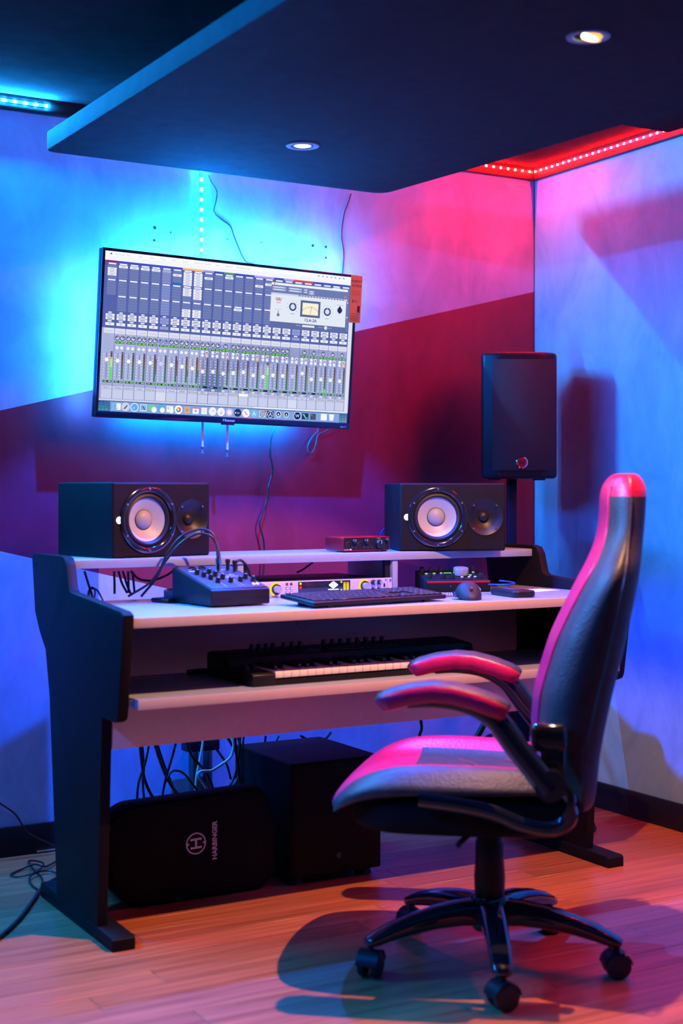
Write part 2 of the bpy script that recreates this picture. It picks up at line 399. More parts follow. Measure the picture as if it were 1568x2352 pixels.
bez = obj('bezel', bm, 'gloss_black', tv)
bm = NB(); text_bm(bm, 'Hisense', .0135, T(0, -.0024, -TH / 2 + .006) @ FRONT); text_bm(bm, 'Roku TV', .006, T(TW / 2 - .025, -.0024, -TH / 2 + .005) @ FRONT); obj('brand_lettering', bm, 'mark_white', bez, smooth=False)
bm = NB(); bx(bm, -.022, .022, -.001, .012, -TH / 2 - .005, -TH / 2 + .001, .001); obj('sensor_lip', bm, 'black_plastic', bez)
bm = NB(); bx(bm, -.1, .1, .06, .13, -.1, .1, .004); obj('wall_mount', bm, 'steel', tv)

# the picture on the screen: flat coloured shapes
SW, SH = TW - 2 * bz, TH - bz - bb; SX0, SZ1 = -SW / 2, TH / 2 - bz
SV, SF, SCOL = [], [], []
def sp(u, v, lay): return (SX0 + u * SW, .0036 - .00012 * lay, SZ1 - v * SH)
def q(u0, v0, u1, v1, c, lay=1):
    i = len(SV); SV.extend([sp(u0, v1, lay), sp(u1, v1, lay), sp(u1, v0, lay), sp(u0, v0, lay)]); SF.append((i, i + 1, i + 2, i + 3)); SCOL.append(c)
def disc(u, v, r, c, lay=1, n=14, asp=SW / SH):
    i = len(SV)
    for k in range(n): SV.append(sp(u + r * math.cos(2 * PI * k / n), v - r * asp * math.sin(2 * PI * k / n), lay))
    SF.append(tuple(range(i, i + n))); SCOL.append(c)
def poly(ps, c, lay=1):
    i = len(SV); SV.extend(sp(u, v, lay) for u, v in ps); SF.append(tuple(range(i, i + len(ps)))); SCOL.append(c)
def txt(s, u, v, h, c, lay=5, ax='CENTER', bold=0.0):
    vs, fs = text_polys(s, 1.0, ax, bold); i = len(SV)
    for p in vs: SV.append(sp(u + p.x * h * SH / SW, v - p.y * h, lay))
    for f in fs: SF.append(tuple(i + k for k in f)); SCOL.append(c)
def g(r, gg, b): return tuple((c / 255.0) ** 2.2 for c in (r, gg, b))
WHT, LIL, GRY, DRK, NAVY = g(250, 250, 255), g(178, 186, 226), g(120, 134, 185), g(82, 94, 150), g(60, 72, 140)
q(0, 0, 1, 1, g(70, 110, 170), 0)
q(0, 0, 1, .028, g(252, 252, 255)); q(0, .028, 1, .056, g(244, 246, 255))
q(.02, .010, .026, .020, DRK, 3)
for i, s in enumerate(['Pro Tools', 'File', 'Edit', 'View', 'Track', 'Clip', 'Event', 'AudioSuite', 'Options', 'Setup', 'Window', 'Marketplace', 'Help']):
    txt(s, .04 + i * .042, .021, .014, g(170, 176, 205), 3, 'LEFT')
for i in range(7): q(.84 + i * .018, .010, .847 + i * .018, .019, g(150, 165, 220), 3)
q(0, .056, 1, .93, g(88, 100, 172))
q(0, .476, 1, .92, LIL)
NC = 24; U0, U1 = .008, .983; CW = (U1 - U0) / NC
names = ['Master 1', '1/8 delay', 'valhalla rvb', 'reverb', 'ParallCmpr', '1/4 delay', 'sub mix', 'LEADS', 'BGVOCALS', 'BEAT', 'ONURPFUN', 'Click 2', 'BRANDTEE', '', 'BEAT.dup3', 'BEAT.dup2', 'ONURPFU', 'BEAT.dup1', 'PRINT', 'rec', 'VERSE', 'VERSE.dp1', 'VERSE.dp2', 'VERSE.dp3']
tops = {0: g(150, 40, 110), 7: g(255, 190, 110), 8: g(255, 190, 110), 9: g(170, 150, 235), 11: g(90, 160, 90), 14: g(175, 160, 240), 15: g(175, 160, 240), 17: g(175, 160, 240), 18: g(235, 70, 70), 19: g(235, 70, 70)}
inserts = {0: [1, 2, 3], 1: [0], 2: [0], 3: [0], 4: [0], 5: [0], 6: [1], 7: [0, 1, 2, 3, 4], 8: [0, 1, 2, 3, 4], 9: [1], 11: [0], 14: [2], 15: [1], 18: [1], 21: [1], 22: [0]}
ins2 = {7: [0, 1, 2], 8: [0, 1, 2, 3]}; snd = {7: [2, 3, 4], 8: [2, 3, 4], 12: [0]}
faders = [.28, .30, .30, .30, .30, .31, .33, .36, .40, .50, .48, .53, .48, .42, .52, .55, .46, .46, .45, .30, .52, .50, .50, .52]
levels = {0: .76, 1: .03, 6: .05, 7: .05, 8: .04, 11: .03, 15: .86, 21: .13}
for c in range(NC):
    a = U0 + c * CW; b = a + CW; i0, i1 = a + CW * .12, b - CW * .08; dim = c in (5, 18)
    q(a, .0565, b, .068, tops.get(c, g(64, 84, 190)), 2)
    slot = g(112, 126, 180) if not dim else g(130, 144, 205)
    for hv, sv, n, lit in ((.071, .083, 5, inserts), (.172, .185, 5, ins2), (.272, .285, 5, snd)):
        if c == 0 and hv > .25: continue
        q(a + CW * .18, hv, b - CW * .14, hv + .009, g(238, 240, 255), 3)
        for k in range(n):
            z0 = sv + k * .0172; on = k in lit.get(c, [])
            q(i0, z0, i1, z0 + .0155, (g(240, 242, 252) if not dim else g(165, 172, 215)) if on else slot, 2)
            if on: q(i0 + CW * .2, z0 + .005, i1 - CW * .2, z0 + .010, g(170, 176, 205), 3)
    if c == 6: q(i0, .156, i1, .170, g(30, 110, 200), 3)
    row_c = g(240, 242, 252) if not dim else g(150, 162, 220)
    for z0 in (.388, .408):
        q(i0, z0, i1, z0 + .017, row_c, 2); q(i0 + CW * .15, z0 + .006, i1 - CW * .2, z0 + .012, g(130, 140, 180), 3)
    q(a + CW * .35, .376, b - CW * .35, .384, g(235, 238, 255), 3); q(a + CW * .32, .430, b - CW * .32, .438, g(235, 238, 255), 3)
    q(i0, .443, i1, .461, row_c, 2); q(i0 + CW * .3, .450, i1 - CW * .3, .455, g(140, 148, 190), 3)
    q(a + .001, .478, b - .001, .510, g(222, 224, 242), 2); txt('no group', (a + b) / 2, .499, .012, g(150, 155, 190), 3)
    q(b - .0012, .476, b + .0004, .92, g(92, 104, 176), 4)
    if c not in (0, 18):
        kn = ((.27, -.7), (.73, .7)) if c < 19 and c != 11 else ((.5, 0),)
        for fx, an in kn:
            ku = a + CW * fx; disc(ku, .537, .0088, g(60, 66, 110) if not dim else g(110, 122, 190), 3); disc(ku, .537, .0062, g(205, 210, 235) if not dim else g(150, 160, 215), 4)
            disc(ku + .003 * math.sin(an), .537 - .006 * math.cos(an), .0026, g(40, 44, 80), 5, 8)
        q(i0, .558, i1, .571, g(36, 58, 66), 3); q(i0 + CW * .07, .561, i0 + CW * .36, .568, g(120, 235, 70), 4); q(i0 + CW * .44, .561, i1 - CW * .05, .568, g(120, 235, 70), 4)
    if c > 0:
        rows = ((.598,) if c < 9 else (.585, .607))
        for rv in rows:
            for fx in (.28, .70):
                hot = c in (9, 11, 14, 23) and rv == .607 and fx == .70
                disc(a + CW * fx, rv, .0058, g(255, 190, 170) if hot else g(240, 240, 252), 3, 8)
                if fx == .70 and c >= 9 and rv == .585: disc(a + CW * fx, rv + .002, .0032, g(90, 60, 130), 4, 6)
    fx = a + CW * .38; mx0, mx1 = b - CW * .28, b - CW * .10; top = .632
    q(fx - .0009, top, fx + .0009, .790, g(92, 104, 168) if not dim else g(140, 152, 215), 3)
    for k in range(9):
        zz = top + .008 + k * .0185
        q(a + CW * .08, zz, a + CW * .17, zz + .005, g(232, 236, 252), 3); q(mx0 - CW * .17, zz, mx0 - CW * .07, zz + .005, g(232, 236, 252), 3)
    fv = top + (faders[c]) * .16; disc(fx, fv, .0068, g(250, 250, 255) if not dim else g(205, 210, 240), 4); q(fx - .006, fv - .013, fx + .006, fv - .0105, g(240, 242, 255), 4)
    q(mx0, top - .008, mx1, top - .002, g(40, 36, 90), 3)
    for k, cc in enumerate((g(98, 82, 96), g(102, 98, 84), g(78, 116, 104), g(70, 122, 100))): q(mx0, top + k * .0415, mx1, top + (k + 1) * .0415, cc, 3)
    lv = levels.get(c, 0)
    if lv:
        q(mx0, top + .166 * (1 - lv), mx1, top + .166, g(90, 230, 90), 4)
        if lv > .5: q(mx0, top + .166 * (1 - lv), mx1, top + .166 * (1 - lv) + .05, g(170, 245, 110), 5); q(mx0, top + .166 * (1 - lv) - .014, mx1, top + .166 * (1 - lv), g(240, 170, 80), 5)
    if c in (7, 8): q(mx1, top, mx1 + CW * .06, top + .075, g(240, 160, 70), 4)
    if c in (4, 6, 7, 8): q(mx1, top + .02, mx1 + CW * .05, top + .12, g(130, 70, 90), 3)
    q(i0, .806, i1, .818, g(30, 44, 80), 3); q(i0 + CW * .08, .809, i0 + CW * .34, .815, g(120, 230, 90), 4)
    if c < 9 or c > 20: q(i0 + CW * .48, .809, i1 - CW * .05, .815, g(150, 230, 100), 4)
    if c >= 9: q(i0 + CW * .2, .824, i1 - CW * .3, .836, g(214, 218, 240), 3)
    q(a + .001, .840, b - .001, .858, g(255, 255, 255) if c == 13 else g(205, 209, 234), 3); txt(names[c], (a + b) / 2, .854, .0135, g(50, 56, 100) if not dim else g(120, 130, 190), 5)
    q(a + .001, .861, b - .001, .918, g(200, 206, 236) if not dim else g(214, 220, 244), 3)
q(0, .058, .045, .09, g(120, 60, 130), 1)
q(0, .921, 1, .932, g(208, 212, 232), 4); q(.60, .922, .985, .931, g(240, 240, 250), 5); q(.984, .056, 1, .932, g(222, 226, 246), 6); q(.986, .30, .998, .31, g(120, 130, 190), 7)
# plug-in window
pu0, pu1 = .648, .972
q(pu0, .088, pu1, .385, g(96, 110, 165), 8); q(pu0, .088, pu1, .103, g(240, 242, 252), 9); disc(pu0 + .012, .0955, .0035, g(255, 140, 130), 10, 8); disc(pu0 + .022, .0955, .0035, g(240, 220, 200), 10, 8)
q(pu0, .103, pu1, .152, g(110, 124, 176), 9)
for u_, v_, wd in ((.005, .112, .055), (.005, .128, .055), (.072, .112, .055), (.072, .128, .055), (.135, .112, .016), (.135, .128, .016), (.157, .120, .022), (.157, .134, .022)): q(pu0 + u_, v_, pu0 + u_ + wd, v_ + .011, g(176, 184, 220), 10); q(pu0 + u_ + .006, v_ + .003, pu0 + u_ + wd * .8, v_ + .008, g(225, 230, 248), 11)
disc(pu1 - .010, .139, .0045, g(240, 110, 130), 10, 8)
q(pu0, .154, pu1, .166, g(205, 210, 236), 9)
for k in range(16): q(pu0 + .115 + k * .0125, .157, pu0 + .122 + k * .0125, .163, g(70, 80, 130), 10)
q(pu0, .166, pu1 - .004, .345, g(226, 234, 247), 9)
pk = lambda f: pu0 + (pu1 - pu0) * f
for f, v in ((.285, .238), (.74, .250)):
    for k in range(9): an = -2.3 + k * .575; disc(pk(f) + .0235 * math.sin(an), v - .0235 * SW / SH * math.cos(an), .0014, g(120, 130, 160), 10, 6)
    disc(pk(f), v, .0155, g(56, 72, 130), 10, 20); disc(pk(f), v, .0095, g(216, 224, 242), 11, 16); q(pk(f) - .001, v - .027, pk(f) + .001, v - .018, g(230, 236, 250), 11); q(pk(f) - .008, v + .045, pk(f) + .008, v + .049, g(150, 158, 190), 10)
q(pk(.385), .188, pk(.645), .298, g(84, 96, 140), 10); q(pk(.405), .199, pk(.625), .287, g(120, 130, 165), 11); q(pk(.412), .204, pk(.618), .282, g(250, 242, 214), 12)
for k in range(11): an = -.8 + k * .16; uu, vv = pk(.515) + .045 * math.sin(an), .30 - .075 * math.cos(an) * 1.0; q(uu - .0007, vv, uu + .0007, vv + .012, g(120, 110, 100), 13)
poly([(pk(.515) - .0006, .278), (pk(.515) + .0006, .278), (pk(.53) + .0006, .222), (pk(.53) - .0006, .222)], g(60, 50, 50), 14)
txt('CLA-2A', pk(.525), .328, .028, g(56, 68, 116), 12, bold=.02)
for k, dx in enumerate((-.010, -.003, .004)): poly([(pk(.10) + dx - .004, .186), (pk(.10) + dx - .001, .186), (pk(.10) + dx + .003, .206), (pk(.10) + dx + .0005, .206)], g(190, 70, 90), 11)
for k, dx in enumerate((-.004, .003, .010)): poly([(pk(.10) + dx + .001, .186), (pk(.10) + dx + .0035, .186), (pk(.10) + dx - .001, .206), (pk(.10) + dx - .003, .206)], g(190, 70, 90), 11)
q(pk(.07), .214, pk(.13), .217, g(215, 150, 165), 10); q(pk(.075), .220, pk(.125), .223, g(215, 150, 165), 10)
q(pk(.098), .272, pk(.106), .300, g(90, 100, 140), 10); disc(pk(.102), .30, .006, g(110, 120, 150), 11); q(pk(.06), .262, pk(.145), .2645, g(200, 170, 190), 10)
disc(pk(.905), .232, .011, g(50, 60, 100), 10); poly([(pk(.905) - .004, .205), (pk(.905) + .004, .205), (pk(.905) + .003, .255), (pk(.905) - .003, .255)], g(34, 42, 80), 11); q(pk(.86), .196, pk(.955), .199, g(170, 178, 205), 10)
q(pk(.34), .356, pk(.40), .362, g(150, 160, 205), 10); q(pk(.42), .353, pk(.58), .366, g(236, 236, 240), 10); q(pk(.63), .357, pk(.69), .362, g(150, 160, 205), 10); disc(pk(.73), .360, .007, g(225, 230, 245), 10); q(pk(.76), .357, pk(.81), .362, g(150, 160, 205), 10)
# dock
q(.045, .938, .965, .998, g(132, 165, 225), 4)
du = .0475; x = .068
kinds = 'FRNPGMTOBCDNHUVXASALLsWQKsYZ'
for ch in kinds:
    v0, v1 = .946, .988; vm = .967; r = .0155
    if ch == 's': q(x - .012, .946, x - .0114, .990, g(110, 140, 205), 5); x += .013; continue
    if ch == 'F': q(x - r, v0, x, v1, g(120, 190, 245), 5); q(x, v0, x + r, v1, g(245, 248, 255), 5); q(x - .007, .960, x - .005, .968, g(40, 70, 140), 6); q(x - .009, .978, x + .008, .980, g(60, 90, 160), 6)
    elif ch == 'R': disc(x, vm, r, g(205, 212, 232), 5, 18); poly([(x - .007, .978), (x + .004, .956), (x + .008, .954), (x + .006, .964), (x - .003, .982)], g(70, 84, 130), 6)
    elif ch == 'N' : disc(x, vm, r, g(236, 240, 250), 5, 18); disc(x, vm, r * .82, g(90, 175, 245) if x < .2 else g(240, 240, 250), 6, 16); poly([(x + .007, .957), (x + .0015, .969), (x - .0015, .966)], g(240, 80, 80), 7); poly([(x - .007, .977), (x - .0015, .966), (x + .0015, .969)], g(250, 250, 255), 7)
    elif ch == 'P': q(x - .012, v0, x + .012, v1, g(240, 245, 252), 5); q(x - .010, .950, x + .010, .983, g(110, 180, 235), 6); poly([(x - .006, .955), (x - .002, .955), (x + .008, .980), (x + .004, .980)], g(60, 90, 150), 7)
    elif ch == 'G': q(x - r, v0, x + .010, .980, g(110, 215, 130), 5); disc(x + .007, .976, .010, g(245, 250, 250), 6)
    elif ch == 'M': disc(x, .963, .014, g(90, 170, 240), 5); disc(x + .005, .975, .0095, g(245, 248, 255), 6)
    elif ch == 'T': q(x - .013, v0, x + .013, v1, g(240, 242, 235), 5); q(x - .010, .955, x - .002, .968, g(170, 210, 230), 6); disc(x + .007, .979, .008, g(250, 250, 250), 6)
    elif ch == 'O':
        disc(x, vm, r, g(250, 250, 252), 5, 18)
        for k in range(8): disc(x + .0065 * math.sin(k * PI / 4), vm - .0065 * SW / SH * math.cos(k * PI / 4), .0036, [g(250, 150, 50), g(245, 90, 60), g(230, 70, 130), g(160, 90, 210), g(80, 120, 230), g(70, 190, 200), g(110, 205, 90), g(240, 215, 60)][k], 6, 8)
    elif ch == 'B': q(x - .011, v0, x + .011, v1, g(222, 170, 130), 5); disc(x, vm, .005, g(200, 140, 100), 6)
    elif ch == 'C': q(x - .012, v0, x + .012, v1, g(250, 250, 252), 5); q(x - .012, v0, x + .012, .955, g(245, 110, 120), 6); q(x - .004, .962, x + .004, .978, g(170, 170, 190), 6)
    elif ch == 'D': q(x - .011, v0, x + .011, v1, g(248, 248, 250), 5); q(x - .007, .955, x + .007, .957, g(170, 175, 200), 6); q(x - .007, .965, x + .007, .967, g(170, 175, 200), 6); q(x - .007, .975, x + .005, .977, g(170, 175, 200), 6)
    elif ch == 'H': disc(x, vm, r, g(246, 244, 250), 5, 18); q(x + .002, .955, x + .004, .975, g(200, 180, 215), 6); disc(x, .976, .004, g(200, 180, 215), 6, 8)
    elif ch == 'U': disc(x, vm, r * .95, g(205, 185, 235), 5, 18); disc(x, vm, r * .6, g(240, 235, 250), 6, 14)
    elif ch == 'V': disc(x, vm, r * .95, g(40, 52, 110), 5, 18); txt('tv', x + .003, .974, .022, g(230, 234, 250), 6); disc(x - .0085, .968, .003, g(230, 234, 250), 6, 8)
    elif ch == 'X': disc(x, vm, r, g(250, 248, 250), 5, 18); poly([(x - .008, .956), (x - .004, .954), (x + .008, .979), (x + .004, .981)], g(235, 110, 140), 6)
    elif ch == 'A' and x < .62: disc(x, vm, r * .95, g(115, 190, 248), 5, 18); poly([(x - .007, .979), (x, .953), (x + .007, .979), (x + .004, .979), (x, .962), (x - .004, .979)], g(245, 250, 255), 6)
    elif ch == 'S': q(x - .013, v0, x + .013, v1, g(205, 212, 228), 5); disc(x, vm, .010, g(90, 100, 130), 6); disc(x, vm, .007, g(205, 212, 228), 7); disc(x, vm, .003, g(90, 100, 130), 8, 8); disc(x + .011, .948, .0055, g(245, 110, 110), 9, 10)
    elif ch == 'A': q(x - .014, v0 - .002, x + .014, v1 + .002, g(24, 36, 110), 5); disc(x, vm, .0125, g(222, 228, 246), 6, 16); disc(x, vm, .0105, g(24, 36, 110), 7, 16); poly([(x - .007, .978), (x, .952), (x + .007, .978), (x + .004, .978), (x, .962), (x - .004, .978)], g(235, 240, 252), 8)
    elif ch == 'L': disc(x, .961, .011, g(230, 236, 250), 5); disc(x, .961, .0085, g(30, 44, 100), 6); poly([(x - .004, .968), (x, .953), (x + .004, .968)], g(235, 240, 252), 7); poly([(x - .012, .980), (x, .972), (x + .012, .980), (x, .990)], g(150, 205, 240), 7)
    elif ch == 'W': disc(x, vm, r, g(235, 240, 252), 5, 18); disc(x, vm, r * .9, g(18, 36, 120), 6, 18); txt('W', x, .977, .030, g(245, 248, 255), 7)
    elif ch == 'Q': q(x - .014, v0, x + .014, v1, g(36, 62, 90), 5); poly([(x - .012, .956), (x - .005, .952), (x, .966), (x + .005, .980), (x + .012, .972), (x + .008, .984), (x + .002, .984), (x - .004, .968), (x - .008, .960)], g(130, 220, 235), 6)
    elif ch == 'K': q(x - .012, v0, x + .012, v1, g(74, 84, 110), 5); txt('>_', x - .004, .962, .016, g(220, 226, 240), 6)
    elif ch == 'Y': q(x - .013, v0 - .002, x + .013, v1, g(246, 247, 250), 5)
    elif ch == 'Z': poly([(x - .011, v0 - .002), (x + .011, v0 - .002), (x + .008, v1), (x - .008, v1)], g(240, 243, 250), 5)
    x += .0335
for k in range(12): q(.001 + (k % 3) * .013, .936 + (k // 3) * .016, .010 + (k % 3) * .013, .946 + (k // 3) * .016, g(40 + 10 * (k % 4), 80 + 8 * k, 150), 3); q(.967 + (k % 3) * .011, .938 + (k // 3) * .015, .975 + (k % 3) * .011, .947 + (k // 3) * .015, g(60 + 9 * k, 110 + 6 * k, 165), 3)
me = bpy.data.meshes.new('display_picture'); me.from_pydata(SV, [], SF); ca = me.color_attributes.new('Col', 'FLOAT_COLOR', 'CORNER')
li = 0; buf = []
for f, c in zip(SF, SCOL): buf.extend((c[0], c[1], c[2], 1.0) * len(f))
ca.data.foreach_set('color', buf)
m = bpy.data.materials.new('screen'); m.use_nodes = True; nt = m.node_tree; nt.nodes.clear()
a = nt.nodes.new('ShaderNodeAttribute'); a.attribute_name = 'Col'; e = nt.nodes.new('ShaderNodeEmission'); e.inputs[1].default_value = SCREEN_GAIN; oo = nt.nodes.new('ShaderNodeOutputMaterial')
nt.links.new(a.outputs['Color'], e.inputs[0]); nt.links.new(e.outputs[0], oo.inputs[0]); me.materials.append(m)
scr = obj('display', me, None, tv); scr['label'] = 'lit display full of mixer channel strips'

# energy label folded over the television's right edge
lb = thing('energy_label', 'small yellow paper energy label stuck on the television edge', 'label'); lb.matrix_world = tv.matrix_world @ T(TW / 2 - .006, -.0048, TH / 2 - .085)
bm = NB(); bx(bm, -.022, .022, -.0006, .0006, -.075, .083); obj('paper_tag', bm, 'yellow_label', lb)
bm = NB()
text_bm(bm, 'ENERGY', .0115, T(.001, -.001, .060) @ FRONT); text_bm(bm, 'GUIDE', .0125, T(.001, -.001, .045) @ FRONT); text_bm(bm, '$11', .014, T(-.004, -.001, -.008) @ FRONT)
bx(bm, .008, .017, -.0011, -.0008, -.04, -.018); bx(bm, -.018, .018, -.0011, -.0008, -.046, -.0452)
for k in range(6): bx(bm, -.017, .012 + .004 * (k % 2), -.0011, -.0008, -.052 - k * .0035, -.0514 - k * .0035)
for k in range(3): bx(bm, -.017, .015, -.0011, -.0008, .030 - k * .006, .0307 - k * .006)
obj('printing', bm, 'ink', lb, smooth=False)
# light strips stuck to the back of the television
def tvlight(label_xyz, sx, sy, power, name, red=.03):
    d = bpy.data.lights.new(name, 'AREA'); d.shape = 'RECTANGLE'; d.size = sx; d.size_y = sy; d.color = (red, .24, 1.0); d.energy = power
    o = bpy.data.objects.new(name, d); C.objects.link(o); o.parent = tv; o.location = label_xyz; o.rotation_euler = (PI / 2, 0, 0)
tvlight((-.43, .06, -.02), .012, .42, P_TVBACK * .6, 'back_light'); tvlight((.02, .06, -.235), .62, .012, P_TVBACK * 1.5, 'back_light', .0); tvlight((.08, .06, .235), .70, .012, P_TVBACK * 2.5, 'back_light', .02)

def cable(name, label, pts, r, mat='cable_black', group=None, cat='cable', n=7, sub=6, flat=None):
    o0 = Vector(pts[0]); bm = NB(); sweep(bm, [Vector(p) - o0 for p in pts], r, n, sub, flat=flat)
    o = obj(name, bm, mat); o.location = o0; return tag(o, label, cat, group)
W_ = YB - .006
cable('wire', 'thin black wire zigzagging down the wall right of the vertical light strip', [onY(x, y, W_) for x, y in ((478, 402), (484, 418), (498, 440), (495, 465), (491, 487), (508, 504), (529, 520), (538, 545), (562, 598), (582, 606))], .0022, sub=3)
cable('wire', 'thin dark wire hanging down the wall above the television label', [onY(x, y, W_) for x, y in ((806, 445), (798, 470), (790, 492), (784, 540), (789, 580), (786, 632))], .0022, sub=4)
cable('power_cable', 'long black cable dropping from the television to behind the desk shelf', [onY(x, y, W_ - .03) for x, y in ((634, 975), (624, 1000), (620, 1040), (626, 1080), (616, 1120), (612, 1150), (598, 1190), (597, 1210), (605, 1240), (607, 1280), (602, 1340))], .0032)
for i, (x, yb, lab) in enumerate(((465, 1043, 'left of two mount straps with end clips dangling under the television'), (522, 1050, 'right of two mount straps with end clips dangling under the television'))):
    p0, p1 = onY(x - 1, 948, 4.215), onY(x, yb - 14, 4.215)
    t = thing('pull_strap', lab, 'strap', tuple(p1), 0, 'mount straps'); d = p0 - p1
    bm = NB(); bx(bm, -.0035, .0035, -.001, .001, 0, d.z); obj('strap', bm, 'cable_white', t)
    bm = NB(); cy(bm, (0, 0, .004), (0, 0, -.004), .006, n=12); cy(bm, (0, 0, -.004), (0, 0, -.018), .0035, .005, n=12); obj('clip', bm, 'steel', t)
P = [onY(x, y, W_ - .012) for x, y in ((728, 975), (730, 990), (720, 1000), (708, 1020), (708, 1038), (716, 1040), (724, 1025), (730, 1000), (745, 992), (765, 980))]
cable('cable_loop', 'small looped cable hanging below the right end of the television', P, .0028, 'grey_plastic')

# ------------------------------------------------------------------ desk
ZD, ZS, ZK = .8225, .943, .623
XI0, XI1 = 1.27, 2.81
desk = thing('studio_desk', 'white studio desk with raised shelf, keyboard tray and black side panels', 'desk', (2.04, 3.5, 0)); DO = (2.04, 3.5, 0)
# side panel outline (depth, height)
side = [(3.934, .9425), (3.925, .953), (3.68, .955), (3.655, .950), (3.6377, .930), (3.6202, .872), (3.605, .862), (3.24, .838), (3.2218, .830), (3.222, .818), (3.2595, .5847), (3.266, .572), (3.285, .564), (3.368, .5638), (3.402, .032), (3.7163, .032), (3.779, .5659), (3.8129, .69), (3.8628, .734), (3.906, .789)]
for k, (x0, x1) in enumerate(((XI0 - .028, XI0), (XI1, XI1 + .028))):
    bm = NB(); prism(bm, side, lambda a, b, d: (d, a, b), x0, x1, .003); s = obj('side_panel', bm, 'desk_black', desk, off=DO)
    bm = NB(); fx0, fx1 = (XI0 - .029, XI0 + .033) if k == 0 else (XI1 - .005, XI1 + .057)
    prism(bm, [(3.295, 0), (3.295, .028), (3.302, .034), (3.845, .042), (3.855, .036), (3.855, 0)], lambda a, b, d: (d, a, b), fx0, fx1, .004); obj('foot', bm, 'desk_black', desk, off=DO)
    xo = x0 if k == 0 else x1; sg = -1 if k == 0 else 1
    for a, b in ((3.90, .925), (3.72, .923), (3.88, .81), (3.62, .795), (3.42, .80), (3.80, .725), (3.28, .80)):
        bm = NB(); cy(bm, (xo - sg * .001, a, b), (xo + sg * .0015, a, b), .0035, n=10); obj('bolt', bm, 'black_plastic', s, off=DO)
def slab(name, x0, x1, y0, y1, z0, z1, mat='white_laminate', r=.003):
    bm = NB(); bx(bm, x0, x1, y0, y1, z0, z1, r); return obj(name, bm, mat, desk, off=DO)
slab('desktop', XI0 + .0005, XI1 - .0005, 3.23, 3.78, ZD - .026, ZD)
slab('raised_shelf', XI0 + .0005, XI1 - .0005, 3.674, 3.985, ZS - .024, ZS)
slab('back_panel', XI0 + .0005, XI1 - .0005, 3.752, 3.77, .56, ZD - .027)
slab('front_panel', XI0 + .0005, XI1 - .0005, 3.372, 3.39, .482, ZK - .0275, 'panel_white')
tray = slab('keyboard_tray', XI0 + .014, XI1 - .014, 3.235, 3.66, ZK - .026, ZK)
for x0, x1 in ((XI0 + .001, XI0 + .0135), (XI1 - .0135, XI1 - .001)):
    bm = NB(); bx(bm, x0, x1, 3.26, 3.64, ZK - .024, ZK - .004, .001); obj('slide_rail', bm, 'steel', tray, off=DO)
for nm, x0, x1, yf, z0, z1, par in (('desktop', XI0 + .0005, XI1 - .0005, 3.23, ZD - .026, ZD, 0), ('shelf', XI0 + .0005, XI1 - .0005, 3.674, ZS - .024, ZS, 0), ('tray', XI0 + .014, XI1 - .014, 3.235, ZK - .026, ZK, tray)):
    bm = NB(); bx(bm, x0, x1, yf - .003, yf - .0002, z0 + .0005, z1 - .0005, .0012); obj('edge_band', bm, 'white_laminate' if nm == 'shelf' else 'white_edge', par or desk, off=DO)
slab('upright', 2.284, 2.304, 3.676, 3.95, ZD, ZS - .0245); slab('upright', 1.763, 1.783, 3.676, 3.95, ZD, ZS - .0245)
for x0, x1 in ((2.266, 2.2835), (1.7835, 1.801)):
    bm = NB(); bx(bm, x0, x1, 3.69, 3.705, ZD + .001, ZS - .025); obj('rack_rail', bm, 'black_plastic', desk, off=DO)
p = onY(702, 1440, 3.75); bm = NB(); cy(bm, (p.x, 3.7515, .742), (p.x, 3.750, .742), .030, n=28); obj('cable_hole_cover', bm, 'white_laminate', desk, off=DO)
bm = NB(); cy(bm, (p.x, 3.7498, .757), (p.x, 3.749, .757), .013, n=20); obj('slot_light_disc', bm, 'cable_blue', desk, off=DO)  # blue colour stands for light coming through the slot
for x0, x1, mt in ((2.70, 2.76, 0),):
    bm = NB(); bx(bm, x0, x1, 3.674, 3.72, ZS - .026, ZS - .0245); obj('shelf_bracket', bm, 'black_plastic', desk, off=DO)

